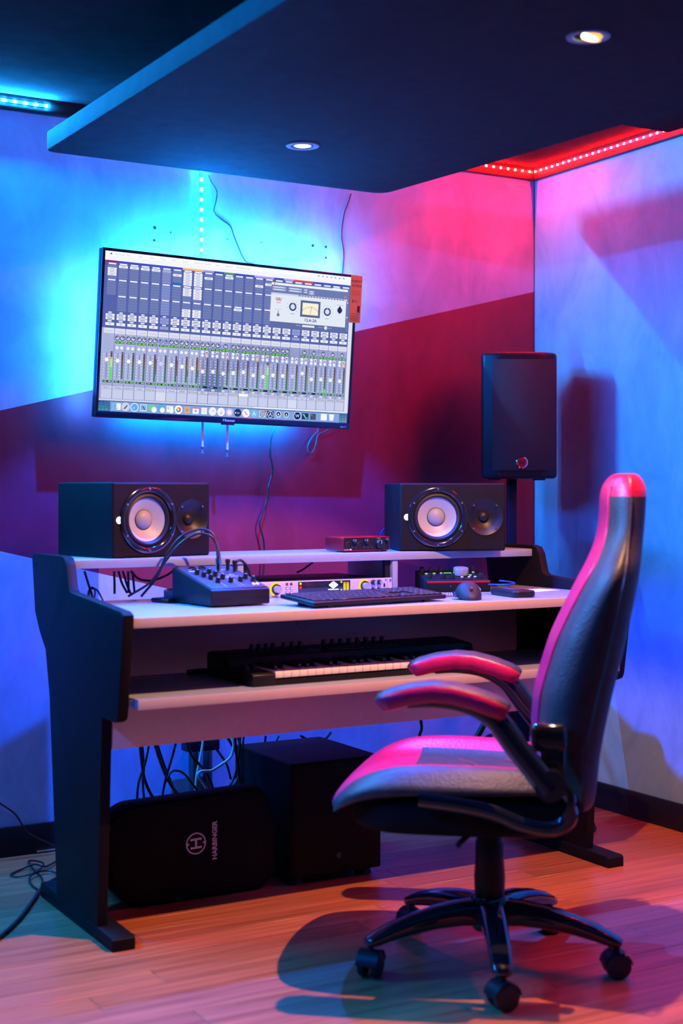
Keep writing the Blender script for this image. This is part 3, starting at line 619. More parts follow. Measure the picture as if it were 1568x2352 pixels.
# ------------------------------------------------------------------ studio monitors
MW, MH, MD = .332, .21, .284
WX, WZ, TX = .117, .105, .267
def make_monitor(label):
    t = thing('studio_monitor', label, 'speaker', (0, 0, 0), 0, 'studio monitors on the desk shelf')
    bm = NB(); r = .005
    lo = rrect(MW, MH, .006, 3, MW / 2, MH / 2); li_ = rrect(MW - 2 * r, MH - 2 * r, .004, 3, MW / 2, MH / 2)
    B = [bm.verts.new((a, MD, b)) for a, b in lo]; F = [bm.verts.new((a, r, b)) for a, b in lo]; I = [bm.verts.new((a, 0, b)) for a, b in li_]; n = len(lo)
    bm.faces.new(B)
    for A, D in ((B, F), (F, I)):
        for i in range(n): bm.faces.new((A[i], A[(i + 1) % n], D[(i + 1) % n], D[i]))
    edges = [bm.edges.get((I[i], I[(i + 1) % n])) for i in range(n)]
    for cx_, cz_, rr in ((WX, WZ, .088), (TX, WZ, .055)):
        V = [bm.verts.new((cx_ + rr * math.cos(2 * PI * k / 40), 0, cz_ + rr * math.sin(2 * PI * k / 40))) for k in range(40)]
        edges += [bm.edges.new((V[k], V[(k + 1) % 40])) for k in range(40)]
    bmesh.ops.triangle_fill(bm, edges=edges, use_beauty=True)
    obj('cabinet', bm, 'cabinet_black', t, smooth=30)
    def lp(name, prof, x, mat, par, n=44):
        bm = NB(); lathe(bm, prof, n, T(x, 0, WZ) @ AXF); return obj(name, bm, mat, par, smooth=50)
    ring = lp('woofer_ring', [(.0885, -.006), (.0945, .0), (.094, .004), (.088, .0075), (.080, .0065), (.0765, .002), (.0745, -.006)], WX, 'gloss_black', t)
    lp('surround', [(.076, -.006), (.072, .001), (.067, .003), (.063, -.001), (.0605, -.008)], WX, 'rubber', ring)
    lp('cone', [(.0612, -.007), (.030, -.024), (.012, -.028), (0, -.028)], WX, 'cone_white', ring)
    cp = lp('dust_cap', [(.0275, -.0245), (.0265, -.0205), (.021, -.0145), (.012, -.0105), (0, -.009)], WX, 'cap_white', ring)
    lp('cap_seam', [(.0285, -.0238), (.0282, -.0222), (.0272, -.0220)], WX, 'rubber', cp)
    wg = lp('waveguide', [(.0575, .0), (.0570, .0022), (.054, .0015), (.040, -.010), (.024, -.018), (.0185, -.020), (.0, -.020)], TX, 'black_plastic', t)
    lp('tweeter_dome', [(.0175, -.020), (.015, -.0145), (.009, -.0105), (0, -.009)], TX, 'black_plastic', wg, 24)
    for k in range(6):
        a = PI / 2 + k * PI / 3; bm = NB(); cy(bm, (WX + .0865 * math.cos(a), -.0105, WZ + .0865 * math.sin(a)), (WX + .0865 * math.cos(a), -.004, WZ + .0865 * math.sin(a)), .0031, n=10); obj('screw', bm, 'steel', ring)
    for k in range(4):
        a = PI / 4 + k * PI / 2; bm = NB(); cy(bm, (TX + .0505 * math.cos(a), -.0038, WZ + .0505 * math.sin(a)), (TX + .0505 * math.cos(a), .001, WZ + .0505 * math.sin(a)), .003, n=10); obj('screw', bm, 'steel', wg)
    bm = NB(); lathe(bm, [(.0095, .0), (.0095, .0012), (0, .0012)], 28, T(.0215, 0, WZ) @ AXF); lg = obj('logo_lamp', bm, 'glow_white', t, smooth=30); lg['label'] = 'lit round white tuning fork emblem'
    bm = NB()
    for k in range(6):
        a = PI / 2 + k * PI / 3; bx(bm, -.0006, .0006, -.0016, -.0010, .003, .0065, M=T(.0215, 0, WZ) @ Matrix.Rotation(a, 4, 'Y'))
    obj('emblem', bm, 'ink', lg, smooth=False)
    return t
m1 = make_monitor('studio monitor with white woofer at the left end of the shelf'); m1.location = (1.3932, 3.6938, ZS + .0005); m1.rotation_euler = (0, 0, math.radians(12.33))
m2 = copy_tree(m1); m2['label'] = 'studio monitor with white woofer beside the red audio interface'; m2.location = (2.3301, 3.7056, ZS + .0005); m2.rotation_euler = (0, 0, math.radians(-21.8))

# ------------------------------------------------------------------ audio interface
t = thing('audio_interface', 'small red metal audio interface on the raised shelf', 'audio interface', (2.136, 3.722, ZS + .0008), math.radians(3))
IW, IH, ID = .172, .047, .099
bm = NB(); prism(bm, rrect(IW, IH - .004, .006, 4, IW / 2, IH / 2 + .001), lambda a, b, d: (a, d, b), 0, ID, .0012); obj('case', bm, 'red_metal', t)
bm = NB(); prism(bm, rrect(IW - .006, IH - .010, .004, 4, IW / 2, IH / 2 + .001), lambda a, b, d: (a, d, b), -.0012, .002); fp = obj('front_plate', bm, 'black_plastic', t)
for x in (.020, .062): 
    bm = NB(); lathe(bm, [(.0105, 0), (.0105, .002), (.0088, .0025), (.0085, -.003), (.003, -.004), (.003, .0006), (0, .0006)], 24, T(x, -.001, .021) @ AXF); obj('combo_jack', bm, 'rubber', fp)
for x, z, r, h, mt in ((.040, .032, .0075, .010, 'knob_dark'), (.083, .032, .0075, .010, 'knob_dark'), (.132, .024, .014, .014, 'knob_dark'), (.158, .035, .0055, .009, 'knob_dark')):
    bm = NB(); lathe(bm, [(r, 0), (r, h * .8), (r * .85, h), (0, h)], 24, T(x, -.001, z) @ AXF); kb = obj('knob', bm, mt, fp)
    bm = NB(); bx(bm, x - .0005, x + .0005, -.0014 - h, -.0008 - h, z, z + r * .8); obj('pointer', bm, 'mark_white', kb)
for x in (.034, .046, .078, .090, .106):
    bm = NB(); bx(bm, x - .002, x + .002, -.0018, -.001, .012, .016, .0005); obj('button', bm, 'grey_plastic', fp)
bm = NB(); cy(bm, (.152, -.0016, .014), (.152, -.001, .014), .003, n=14); obj('headphone_jack', bm, 'ink', fp)
bm = NB(); text_bm(bm, 'Scarlett', .0055, T(.013, -.0016, .006) @ FRONT); bx(bm, .024, .031, -.0016, -.0013, .0058, .0095); text_bm(bm, 'MONITOR', .003, T(.130, -.0016, .0395) @ FRONT); obj('lettering', bm, 'mark_white', fp, smooth=False)
for x in (.012, .160):
    bm = NB(); bx(bm, x - .006, x + .006, .008, .02, -.001 + .0008, .003); obj('rubber_foot', bm, 'rubber', t)

# ------------------------------------------------------------------ rack unit
RX0, RY, RZ = 1.787, 3.655, ZD + .0005; RW, RH = .4826, .0445
t = thing('rack_preamp', 'silver rack mounted audio processor with yellow ringed knobs and dark display', 'rack unit', (RX0, RY, RZ))
bm = NB(); bx(bm, 0, RW, 0, .004, 0, RH, .001); face = obj('face_plate', bm, 'silver_panel', t)
bm = NB(); bx(bm, .018, RW - .018, .0045, .30, .001, RH - .0005, .001); obj('chassis', bm, 'black_plastic', t)
bm = NB(); bx(bm, .161, .336, -.0012, .001, .006, RH - .003, .001); ds = obj('display_window', bm, 'gloss_black', face)
def dot(par, x, z, r, mat, y=-.0018, n=14, nm='indicator'):
    bm = NB(); cy(bm, (x, y, z), (x, 0, z), r, n=n); return obj(nm, bm, mat, par)
dot(ds, .168, .036, .0038, 'glow_yellow'); dot(ds, .168, .025, .0044, 'glow_red'); dot(ds, .305, .037, .0030, 'glow_yellow'); dot(ds, .305, .014, .0030, 'glow_yellow')
for x in (.316, .3265):
    for k in range(10):
        bm = NB(); bx(bm, x - .004, x + .004, -.0018, -.001, .0095 + k * .0027, .0117 + k * .0027); obj('level_bar', bm, 'glow_amber' if k > 7 else 'glow_yellow', ds)
bm = NB()
cx_, cz_ = .278, .029
for s_, mi in ((1.0, 0),):
    for a, b in (((-.0145, 0), (0, .0095)), ((0, .0095), (.0145, 0)), ((.0145, 0), (0, -.0095)), ((0, -.0095), (-.0145, 0))):
        d = Vector((b[0] - a[0], 0, b[1] - a[1])); n_ = Vector((-d.z, 0, d.x)).normalized() * .0009
        pa, pb = Vector((cx_ + a[0], -.0016, cz_ + a[1])), Vector((cx_ + b[0], -.0016, cz_ + b[1]))
        bm.faces.new([bm.verts.new(v) for v in (pa - n_, pb - n_, pb + n_, pa + n_)])
for pts_ in (((-.0115, .0), (-.004, .005), (-.004, -.005)), ((.0115, .0), (.004, .005), (.004, -.005)), ((-.003, .0062), (.003, .0062), (0, .0082)), ((-.003, -.0062), (.003, -.0062), (0, -.0082)), ((-.0025, .0045), (-.001, .0045), (-.001, -.0045), (-.0025, -.0045)), ((.0025, .0045), (.001, .0045), (.001, -.0045), (.0025, -.0045))):
    bm.faces.new([bm.verts.new((cx_ + a, -.0016, cz_ + b)) for a, b in pts_])
text_bm(bm, 'UNIVERSAL AUDIO', .0042, T(cx_, -.0016, .0145) @ FRONT)
lgo = obj('display_emblem', bm, 'glow_white', ds, smooth=False)
bm = NB()
for k in range(13): bx(bm, .189 + k * .0058, .1893 + k * .0058, -.00135, -.0011, .008, .040)
for k in range(11): bx(bm, .189, .2588, -.00135, -.0011, .009 + k * .003, .0093 + k * .003)
obj('meter_grid', bm, 'grey_plastic', ds, smooth=False)
for x in (.088, .385):
    bm = NB(); lathe(bm, [(.0165, 0), (.0165, .003), (.0105, .003)], 30, T(x, 0, .0225) @ AXF); kb = obj('knob_base', bm, 'knob_dark', face)
    bm = NB()
    A0, A1 = PI * .28, PI * 1.40; V = []
    for k in range(25): a_ = A0 + (A1 - A0) * k / 24; V.append((bm.verts.new((x + .0205 * math.cos(a_), -.0008, .0225 + .0205 * math.sin(a_))), bm.verts.new((x + .0150 * math.cos(a_), -.0036, .0225 + .0150 * math.sin(a_)))))
    for A_, B_ in zip(V, V[1:]): bm.faces.new((A_[0], B_[0], B_[1], A_[1]))
    obj('level_ring', bm, 'glow_yellow', kb, smooth=50)
    bm = NB(); lathe(bm, [(.0105, .003), (.010, .018), (.009, .020), (0, .020)], 26, T(x, 0, .0225) @ AXF); obj('knob', bm, 'knob_silver', kb)
for i, x in enumerate((.124, .138)):
    for k, z in enumerate((.036, .0235, .011)):
        bm = NB(); bx(bm, x - .0040, x + .0040, -.0012, .001, z - .0038, z + .0038, .0006); bt = obj('button', bm, 'ink', face)
        bm = NB(); bx(bm, x - .0028, x + .0028, -.002, -.001, z - .0026, z + .0026, .0004); obj('button_cap', bm, 'glow_dim_red' if k == 0 else 'key_white', bt)
for x in (.414, .434):
    bm = NB(); lathe(bm, [(.0075, 0), (.0075, .006), (.0065, .012), (0, .012)], 20, T(x, 0, .0325) @ AXF); kb = obj('knob', bm, 'knob_dark', face)
    bm = NB(); cy(bm, (x + .003, -.0135, .0325), (x + .003, -.0115, .0325), .0052, n=16); obj('knob_cap', bm, 'knob_silver', kb)
    dot(face, x, .012, .0048, 'ink', -.0008, 18, 'jack')
bm = NB(); bx(bm, .452, .4575, -.002, .001, .017, .028, .001); obj('power_switch', bm, 'ink', face)
for x, z, r in ((.459, .038, .003), (.459, .0065, .003), (.476, .037, .0045), (.476, .0075, .0045), (.0065, .037, .0045), (.0065, .0075, .0045)): dot(face, x, z, r, 'steel', -.0015, 12, 'screw')
bm = NB(); bx(bm, .4655, .466, -.0004, .0005, .001, RH - .001); obj('ear_seam', bm, 'ink', face, smooth=False)

# ------------------------------------------------------------------ small mixer
MXW, MXD, HF, HB = .18, .225, .047, .098
t = thing('mixing_console', 'small wedge shaped black mixer with plugs standing in its top', 'mixer', (1.555, 3.402, ZD), math.radians(4))
bm = NB(); prism(bm, roundpoly([(0, .004), (0, HF), (MXD * .97, HB), (MXD, HB - .006), (MXD, .004)], [.006, .010, .01, .006, .004], 4), lambda a, b, d: (d, a, b), 0, MXW, .004); body = obj('body', bm, 'black_plastic', t)
bm = NB(); prism(bm, roundpoly([(-.0005, HF * .52), (-.0005, HF - .003), (.004, HF - .0005), (.006, HF - .012)], 0), lambda a, b, d: (d, a, b), .003, MXW - .003); obj('front_band', bm, 'black_plastic', body)
sl = math.atan2(HB - HF, MXD * .97); MT = T(0, 0, HF) @ Matrix.Rotation(sl, 4, 'X')
bm = NB(); bx(bm, .006, MXW - .006, .008, MXD - .010, -.001, .0018, .001, M=MT); top = obj('top_panel', bm, 'mixer_top', t)
kn = [(.030, .140), (.038, .115), (.046, .090), (.052, .060), (.068, .142), (.074, .118), (.082, .090), (.090, .058), (.122, .062), (.150, .085), (.160, .060)]
bm = NB(); lathe(bm, [(.0070, 0), (.0066, .011), (.0055, .0145), (0, .0145)], 16); kmesh = obj('knob', bm, 'knob_dark', top); k0 = True
bm = NB(); bx(bm, -.0006, .0006, -.005, .001, .0145, .0150); pmesh_ = obj('pointer', bm, 'mark_white', kmesh)
for i, (a, b) in enumerate(kn):
    o = kmesh if i == 0 else copy_tree(kmesh, top); o.matrix_local = MT @ T(a, b, .0015)
for a, b in ((.045, .195), (.075, .195)):
    bm = NB(); lathe(bm, [(.012, 0), (.012, .003), (.009, .0035), (.0085, .0005), (0, .0005)], 24, MT @ T(a, b, .0015)); obj('jack_socket', bm, 'black_plastic', top)
bm = NB()
for a, b, l in ((.02, .17, .03), (.02, .165, .02), (.105, .17, .02), (.108, .178, .024), (.13, .175, .018), (.09, .075, .02), (.10, .105, .022), (.03, .185, .01)): bx(bm, a, a + l, b, b + .0016, .0018, .0021, M=MT)
for a in (.058, .100, .112): bx(bm, a, a + .0006, .02, .16, .0018, .0021, M=MT)
text_bm(bm, '802', .013, MT @ T(.128, .118, .0022)); text_bm(bm, 'XENYX', .007, MT @ T(.134, .106, .0022))
obj('panel_print', bm, 'mark_white', top, smooth=False)
for a in (.148, .160):
    bm = NB(); bx(bm, a - .002, a + .002, .03, .038, .001, .0035, M=MT); obj('indicator', bm, 'glow_white', top)
bm = NB()
for k in range(12): bx(bm, .026 + k * .0048, .0285 + k * .0048, -.0006, .001, .004, .011); bx(bm, .10 + k * .0048, .1025 + k * .0048, -.0006, .001, .004, .011)
obj('vent_slots', bm, 'ink', body, smooth=False)
Rm = Matrix.Rotation(math.radians(4), 4, 'Z'); MB_ = T(1.555, 3.402, ZD) @ Rm @ MT
def plug(loc, label, rear):
    p0 = MB_ @ Vector(loc); t = thing('jack_plug', label, 'plug', tuple(p0), 0, 'plugs in the mixer')
    bm = NB(); lathe(bm, [(.0045, 0), (.0075, .002), (.0078, .030), (.006, .034), (.0065, .036), (.0065, .042), (.004, .044), (0, .044)], 18); obj('barrel', bm, 'chrome', t)
    bm = NB(); sweep(bm, [Vector((0, 0, .042)), Vector((-.002, 0, .062)), Vector((-.006, .002, .080))], lambda u: .0062 - .002 * u, 10, 4); obj('strain_relief', bm, 'grey_plastic', t)
    bm = NB(); sweep(bm, [Vector((-.006, .002, .078))] + [Vector(v) for v in rear], .0034, 8, 6); obj('cord', bm, 'cable_black', t)
plug((.102, .150, .004), 'chrome jack plug with black cord, nearest of the mixer pair', [(-.022, .01, .100), (-.055, .03, .103), (-.095, .05, .075), (-.13, .08, .02), (-.155, .11, -.03), (-.20, .16, -.07)])
plug((.110, .166, .004), 'chrome jack plug with black cord, farther of the mixer pair', [(-.016, .012, .104), (-.045, .03, .112), (-.09, .05, .092), (-.125, .07, .04), (-.145, .09, -.02), (-.17, .14, -.075)])
p0 = MB_ @ Vector((.150, .170, .003))
for i, (dx, lab) in enumerate(((0, 'short black right angle plug at the mixer top left of its twin'), (.016, 'black right angle plug at the mixer top with cord over the edge'))):
    t = thing('angle_plug', lab, 'plug', tuple(p0 + Vector((dx - .008, -.012 * i, -.003 * i))), 0, 'plugs in the mixer')
    bm = NB(); cy(bm, (0, 0, 0), (0, 0, .022), .005, n=14); bx(bm, -.006, .006, -.006, .006, .018, .030, .003); obj('barrel', bm, 'black_plastic', t)
    if i: bm = NB(); sweep(bm, [Vector(v) for v in ((.004, 0, .026), (.022, .004, .028), (.04, .0, .008), (.048, .0, -.02), (.052, .01, -.06))], .004, 8, 5); obj('cord', bm, 'cable_black', t)

# ------------------------------------------------------------------ round puck and small things behind
t = thing('smart_puck', 'small round silver grey puck behind the mixer', 'gadget', (1.585, 3.70, ZD + .0005))
bm = NB(); lathe(bm, [(0, 0), (.034, 0), (.036, .003), (.036, .026), (.034, .029), (0, .030)], 36); obj('body', bm, 'cap_white', t)
bm = NB(); lathe(bm, [(.030, .0300), (.028, .0312), (0, .0312)], 36); obj('top_cap', bm, 'black_plastic', t)
bk = [((282, 1312), (292, 1345), (302, 1368)), ((262, 1312), (263, 1340), (263, 1364)), ((272, 1312), (280, 1340), (292, 1362)), ((294, 1312), (295, 1340), (295, 1362)), ((304, 1312), (307, 1340), (309, 1362)), ((194, 1312), (204, 1345), (213, 1372))]
ORD = ('fourth', 'second', 'third', 'fifth', 'sixth', 'first')
for i, b in enumerate(bk):
    cable('cable', ORD[i] + ' from the left of six black cables hanging under the shelf behind the left monitor', [onY(x, y, 3.79 + .004 * i) for x, y in b], .0034, group='cables behind the left monitor')
cable('cable', 'black cable drooping in a low curve under the shelf to the mixer', [onY(x, y, 3.78) for x, y in ((300, 1312), (320, 1330), (350, 1333), (385, 1320), (410, 1300))], .0034)
cable('cable_coil', 'small curled black cable by the left side panel', [onZ(x, y, ZD + .026) + Vector((0, 0, dz)) for x, y, dz in ((201, 1368, -.015), (203, 1360, 0), (210, 1353, .005), (218, 1356, 0), (216, 1366, -.012), (207, 1366, -.01), (206, 1357, .003), (222, 1358, .004), (236, 1370, -.01))], .0026)
bm = NB(); bx(bm, -.05, .05, -.035, .035, 0, .012, .004); o = obj('cable_box', bm, 'black_plastic'); o.location = (1.55, 3.645, ZD + .0005); o.rotation_euler = (0, 0, .3); tag(o, 'flat black box lying on the desktop behind the mixer', 'box')

# ------------------------------------------------------------------ computer keyboard
KYAW = math.radians(7.0)
t = thing('computer_keyboard', 'black wireless computer keyboard on the white desktop', 'keyboard', (1.772, 3.238, ZD), KYAW)
KWD, KDP = .455, .158; ksl = math.atan2(.012, KDP); KT = T(0, 0, .010) @ Matrix.Rotation(ksl, 4, 'X')
bm = NB(); bx(bm, 0, KWD, 0, KDP, -.004, .008, .004, M=KT, seg=3); kbody = obj('base', bm, 'black_plastic', t)
for x in (.05, .38):
    bm = NB(); bx(bm, x, x + .02, .006, .02, .0003, .009, .001); obj('foot', bm, 'rubber', kbody)
    bm = NB(); bx(bm, x, x + .02, KDP - .03, KDP - .012, .0003, .016, .001); obj('foot', bm, 'rubber', kbody)
kcache = {}
def key(x0, x1, y0, y1):
    k = (round(x1 - x0, 4), round(y1 - y0, 4))
    if k not in kcache:
        bm = NB(); a, b = k; bx(bm, -a / 2, a / 2, -b / 2, b / 2, 0, .0045, .0012, seg=1); o = obj('key', bm, 'knob_dark', kbody); kcache[k] = o.data
    else: o = obj('key', kcache[k], None, kbody)
    o.matrix_local = KT @ T((x0 + x1) / 2, (y0 + y1) / 2, .0075)
rows = [[1.25, 1.25, 1.25, 6.0, 1.25, 1.25, 1.25, 1.5], [2.25] + [1] * 10 + [2.75], [1.75] + [1] * 11 + [2.25], [1.5] + [1] * 12 + [1.5], [1] * 13 + [2], [1] * 15]
for r_, rw in enumerate(rows):
    x = .010; y0 = .012 + r_ * .0228; U_ = .0194
    for wd in rw: key(x + .001, x + wd * U_ - .001, y0, y0 + .0196); x += wd * U_
    for k in range(3):
        if r_ in (0, 3, 4, 5) or (r_ == 1 and k == 1): key(.308 + k * .0194, .326 + k * .0194, y0, y0 + .0196)
    for k in range(4): key(.372 + k * .0194, .390 + k * .0194, y0, y0 + .0196)

# ------------------------------------------------------------------ mouse
t = thing('computer_mouse', 'sculpted dark grey ergonomic mouse beside the keyboard', 'mouse', (2.318, 3.318, ZD + .0005), math.radians(-28))
bm = NB(); rings = []
NS = 14
for i in range(NS + 1):
    u = i / NS; yy = -.058 + .118 * u; prof = math.sin(PI * (u * .96 + .02)) ** .45
    wl, wr = .030 * prof + .012 * math.exp(-((u - .45) / .28) ** 2), .034 * prof; hh = (.050 * math.exp(-((u - .40) / .36) ** 2)) * (prof ** .4)
    ring = []
    for k in range(18):
        a = PI * k / 17; xx = -wl * math.cos(a) if math.cos(a) > 0 else -wr * math.cos(a); zz = hh * (math.sin(a) ** .75) + (.006 * max(0, math.cos(a)) * hh / .05)
        ring.append((xx, yy, max(0, zz)))
    rings.append(ring)
loft(bm, rings); mb = obj('shell', bm, 'mouse_grey', t, smooth=60)
bm = NB(); cy(bm, (-.004, -.036, .030), (.004, -.036, .030), .009, n=18); obj('scroll_wheel', bm, 'rubber', t)
bm = NB(); prism(bm, roundpoly([(-.034, .006), (.02, .008), (.028, .020), (-.01, .022)], .005), lambda a, b, d: (d, a, b), -.0455, -.036, .002); obj('thumb_rest', bm, 'black_plastic', t)

# ------------------------------------------------------------------ drive, paper, braided cable, monitor controller
t = thing('portable_drive', 'flat black rounded device at the right end of the desktop', 'gadget', (2.50, 3.36, ZD + .0005), math.radians(-8))
bm = NB(); prism(bm, rrect(.075, .16, .02, 6), lambda a, b, d: (a, b, d), 0, .020, .006, seg=3); obj('case', bm, 'black_plastic', t)
bm = NB(); bx(bm, -.02, .02, -.03, .05, .0195, .0205, .0003); obj('badge', bm, 'grey_plastic', t)
cable('usb_cable', 'coiled black cable on the flat black device, blue highlights in its colour', [Vector((2.505, 3.42, ZD + .024)) + Vector((.03 * math.cos(a), .05 * math.sin(a), .002 * a)) for a in [k * .55 for k in range(14)]], .0024, 'cable_blue')  # dark blue paints the blue highlights of a black cable
bm = NB(); bx(bm, -.055, .055, -.04, .04, 0, .0012); o = obj('paper_sheet', bm, 'paper'); o.location = (2.70, 3.50, ZD + .0003); o.rotation_euler = (0, 0, .2); tag(o, 'small white sheet of paper at the right edge of the desktop', 'paper')
t = thing('monitor_controller', 'black desktop monitor controller with large silver knob and green lights', 'controller', (2.352, 3.592, ZD + .0005), math.radians(-20))
BW, BD, BF, BBk = .20, .155, .033, .058
bm = NB(); prism(bm, roundpoly([(0, 0), (0, BF), (BD, BBk), (BD, 0)], [.001, .004, .004, .001], 3), lambda a, b, d: (d, a, b), 0, BW, .002); bk_ = obj('body', bm, 'matt_black', t)
bm = NB(); prism(bm, [(-.0008, BF - .005), (-.0008, BF - .0015), (.0012, BF + .0006), (.0014, BF - .005)], lambda a, b, d: (d, a, b), .002, BW - .002); obj('red_stripe', bm, 'red_metal', bk_)
bsl = math.atan2(BBk - BF, BD); BT = T(0, 0, BF) @ Matrix.Rotation(bsl, 4, 'X')
bm = NB(); lathe(bm, [(.0235, 0), (.0235, .018), (.0225, .021), (.0, .0215)], 40, BT @ T(.128, .085, .002)); obj('volume_knob', bm, 'knob_silver', t)
first = None
for a, b in ((.020, .045), (.062, .040), (.090, .038), (.180, .040), (.016, .135), (.045, .135), (.075, .135), (.15, .14), (.18, .14)):
    bm = NB()
    lathe(bm, [(.0072, 0), (.0068, .012), (.006, .015), (0, .015)], 16, BT @ T(a, b, .0005)); obj('knob', bm, 'knob_dark', t)
for a, b, mt in ((.018, .080, 'glow_green'), (.043, .082, 'glow_green'), (.066, .085, 'key_white'), (.150, .055, 'glow_green'), (.118, .030, 'key_white'), (.140, .030, 'key_white'), (.160, .034, 'key_white'), (.170, .095, 'key_white'), (.19, .065, 'key_white')):
    bm = NB(); lathe(bm, [(.0055, 0), (.0055, .004), (.0045, .006), (0, .0062)], 16, BT @ T(a, b, .0005)); bt = obj('button', bm, 'grey_plastic', t)
    bm = NB(); cy(bm, tuple(BT @ Vector((a, b, .006))), tuple(BT @ Vector((a, b, .0074))), .0042, n=14); obj('button_light', bm, mt, bt)
bm = NB()
for k in range(6): bx(bm, .082 + k * .004, .0845 + k * .004, .112, .116, .0002, .0012, M=BT)
obj('meter_lights', bm, 'glow_green', t)
bm = NB(); text_bm(bm, '1', .006, T(.075, -.0012, .016) @ FRONT); text_bm(bm, '2', .006, T(.11, -.0012, .016) @ FRONT); obj('lettering', bm, 'mark_white', bk_, smooth=False)

def braided(label, pts, r=.0042):
    P = smooth_pts(pts, 8); o0 = P[0]; t = thing('braided_cable', label, 'cable', tuple(o0), 0, 'braided cables on the desktop')
    bm = NB(); sweep(bm, [p - o0 for p in P], r, 8, 0); obj('core', bm, 'cable_black', t)
    bm = NB()
    tot = [0]
    for a, b in zip(P, P[1:]): tot.append(tot[-1] + (b - a).length)
    for ph in (0, PI):
        pts2 = []
        L = tot[-1]; N = int(L / .0016); j = 0
        for i in range(N):
            s = L * i / N
            while j < len(tot) - 2 and tot[j + 1] < s: j += 1
            p = P[j].lerp(P[j + 1], (s - tot[j]) / max(1e-6, tot[j + 1] - tot[j])); d = (P[j + 1] - P[j]).normalized(); a = d.cross(UV).normalized(); b = a.cross(d)
            an = s / .011 * 2 * PI + ph; pts2.append(p - o0 + (a * math.cos(an) + b * math.sin(an)) * r * .9)
        sweep(bm, pts2, .0011, 4, 0)
    obj('white_braid', bm, 'mark_white', t)
zc_ = ZD + .0056
braided('black and white braided cable running from keyboard to monitor controller', [(2.22, 3.56, zc_), (2.26, 3.50, zc_), (2.32, 3.455, zc_), (2.365, 3.45, zc_), (2.41, 3.475, zc_ + .006), (2.43, 3.515, zc_ + .012)])
braided('black and white braided cable nearest to the mouse', [(2.225, 3.44, zc_), (2.26, 3.405, zc_), (2.31, 3.402, zc_), (2.37, 3.412, zc_), (2.44, 3.445, zc_ + .004), (2.475, 3.50, zc_ + .012)])

# ------------------------------------------------------------------ music keyboard on the tray
MKW, MKD = .80, .275
t = thing('midi_keyboard', 'black music keyboard with white keys, knobs and pads on the tray', 'music keyboard', (1.622, 3.292, ZK + .0004), math.radians(1))
bm = NB(); prism(bm, roundpoly([(0, 0), (0, .030), (.012, .034), (.135, .036), (.145, .058), (.262, .068), (MKD, .060), (MKD, 0)], [.004, .004, .003, .002, .004, .004, .008, .004], 3), lambda a, b, d: (d, a, b), .0, .068, .003); cb = obj('left_cheek', bm, 'black_plastic', t)
bm = NB(); prism(bm, roundpoly([(0, 0), (0, .030), (.012, .034), (.135, .036), (.145, .058), (.262, .068), (MKD, .060), (MKD, 0)], [.004, .004, .003, .002, .004, .004, .008, .004], 3), lambda a, b, d: (d, a, b), MKW - .025, MKW, .003); obj('right_cheek', bm, 'black_plastic', t)
bm = NB(); prism(bm, [(.002, .001), (.002, .014), (.142, .014), (.145, .058), (.262, .068), (MKD - .002, .060), (MKD - .002, .001)], lambda a, b, d: (d, a, b), .0685, MKW - .0255, .001); obj('body', bm, 'black_plastic', t)
kw = (MKW - .025 - .068 - .002) / 29
bm = NB(); bx(bm, .0004, kw - .0004, .006, .140, .018, .0345, .0015, seg=2); km = obj('white_key', bm, 'key_white', t)
bm = NB(); bx(bm, -.006, .006, .050, .140, .030, .045, .002, seg=2); bkk = obj('black_key', bm, 'gloss_black', t)
fb = True
for i in range(29):
    o = km if i == 0 else obj('white_key', km.data, None, t); o.location.x = .069 + i * kw
    if i % 7 in (0, 1, 3, 4, 5) and i < 28:
        o = bkk if fb else obj('black_key', bkk.data, None, t); fb = False; o.location.x = .069 + (i + 1) * kw
psl = math.atan2(.010, .117); PT = T(0, .145, .058) @ Matrix.Rotation(psl, 4, 'X')
bm = NB(); lathe(bm, [(.0075, 0), (.007, .014), (.006, .018), (0, .018)], 16); kk = obj('knob', bm, 'knob_dark', t); n_ = 0
for a, b in [(.115 + k * .022, .085) for k in range(4)] + [(.215 + k * .026, .085) for k in range(3)] + [(.345 + k * .028, .088) for k in range(8)]:
    o = kk if n_ == 0 else obj('knob', kk.data, None, t); n_ += 1; o.matrix_local = PT @ T(a, b, 0)
bm = NB(); bx(bm, -.012, .012, -.011, .011, 0, .003, .001); pd = obj('pad', bm, 'grey_plastic', t); n_ = 0
for k in range(8):
    for b in (.034, .060):
        o = pd if n_ == 0 else obj('pad', pd.data, None, t); n_ += 1; o.matrix_local = PT @ T(.345 + k * .028, b, 0)
bm = NB(); bx(bm, .24, .31, .025, .065, -.0005, .001, M=PT); obj('small_display', bm, 'gloss_black', t)
for x in (.022, .044):
    bm = NB(); cy(bm, (x - .006, .090, .030), (x + .006, .090, .030), .020, n=26); obj('wheel', bm, 'rubber', t)
bm = NB(); bx(bm, -.03, .03, -.01, .01, 0, .014, .004); o = obj('cable_end', bm, 'black_plastic'); o.location = onZ(452, 1548, ZK) ; o.rotation_euler = (0, 0, .2); tag(o, 'small black cable connector left of the music keyboard', 'connector')

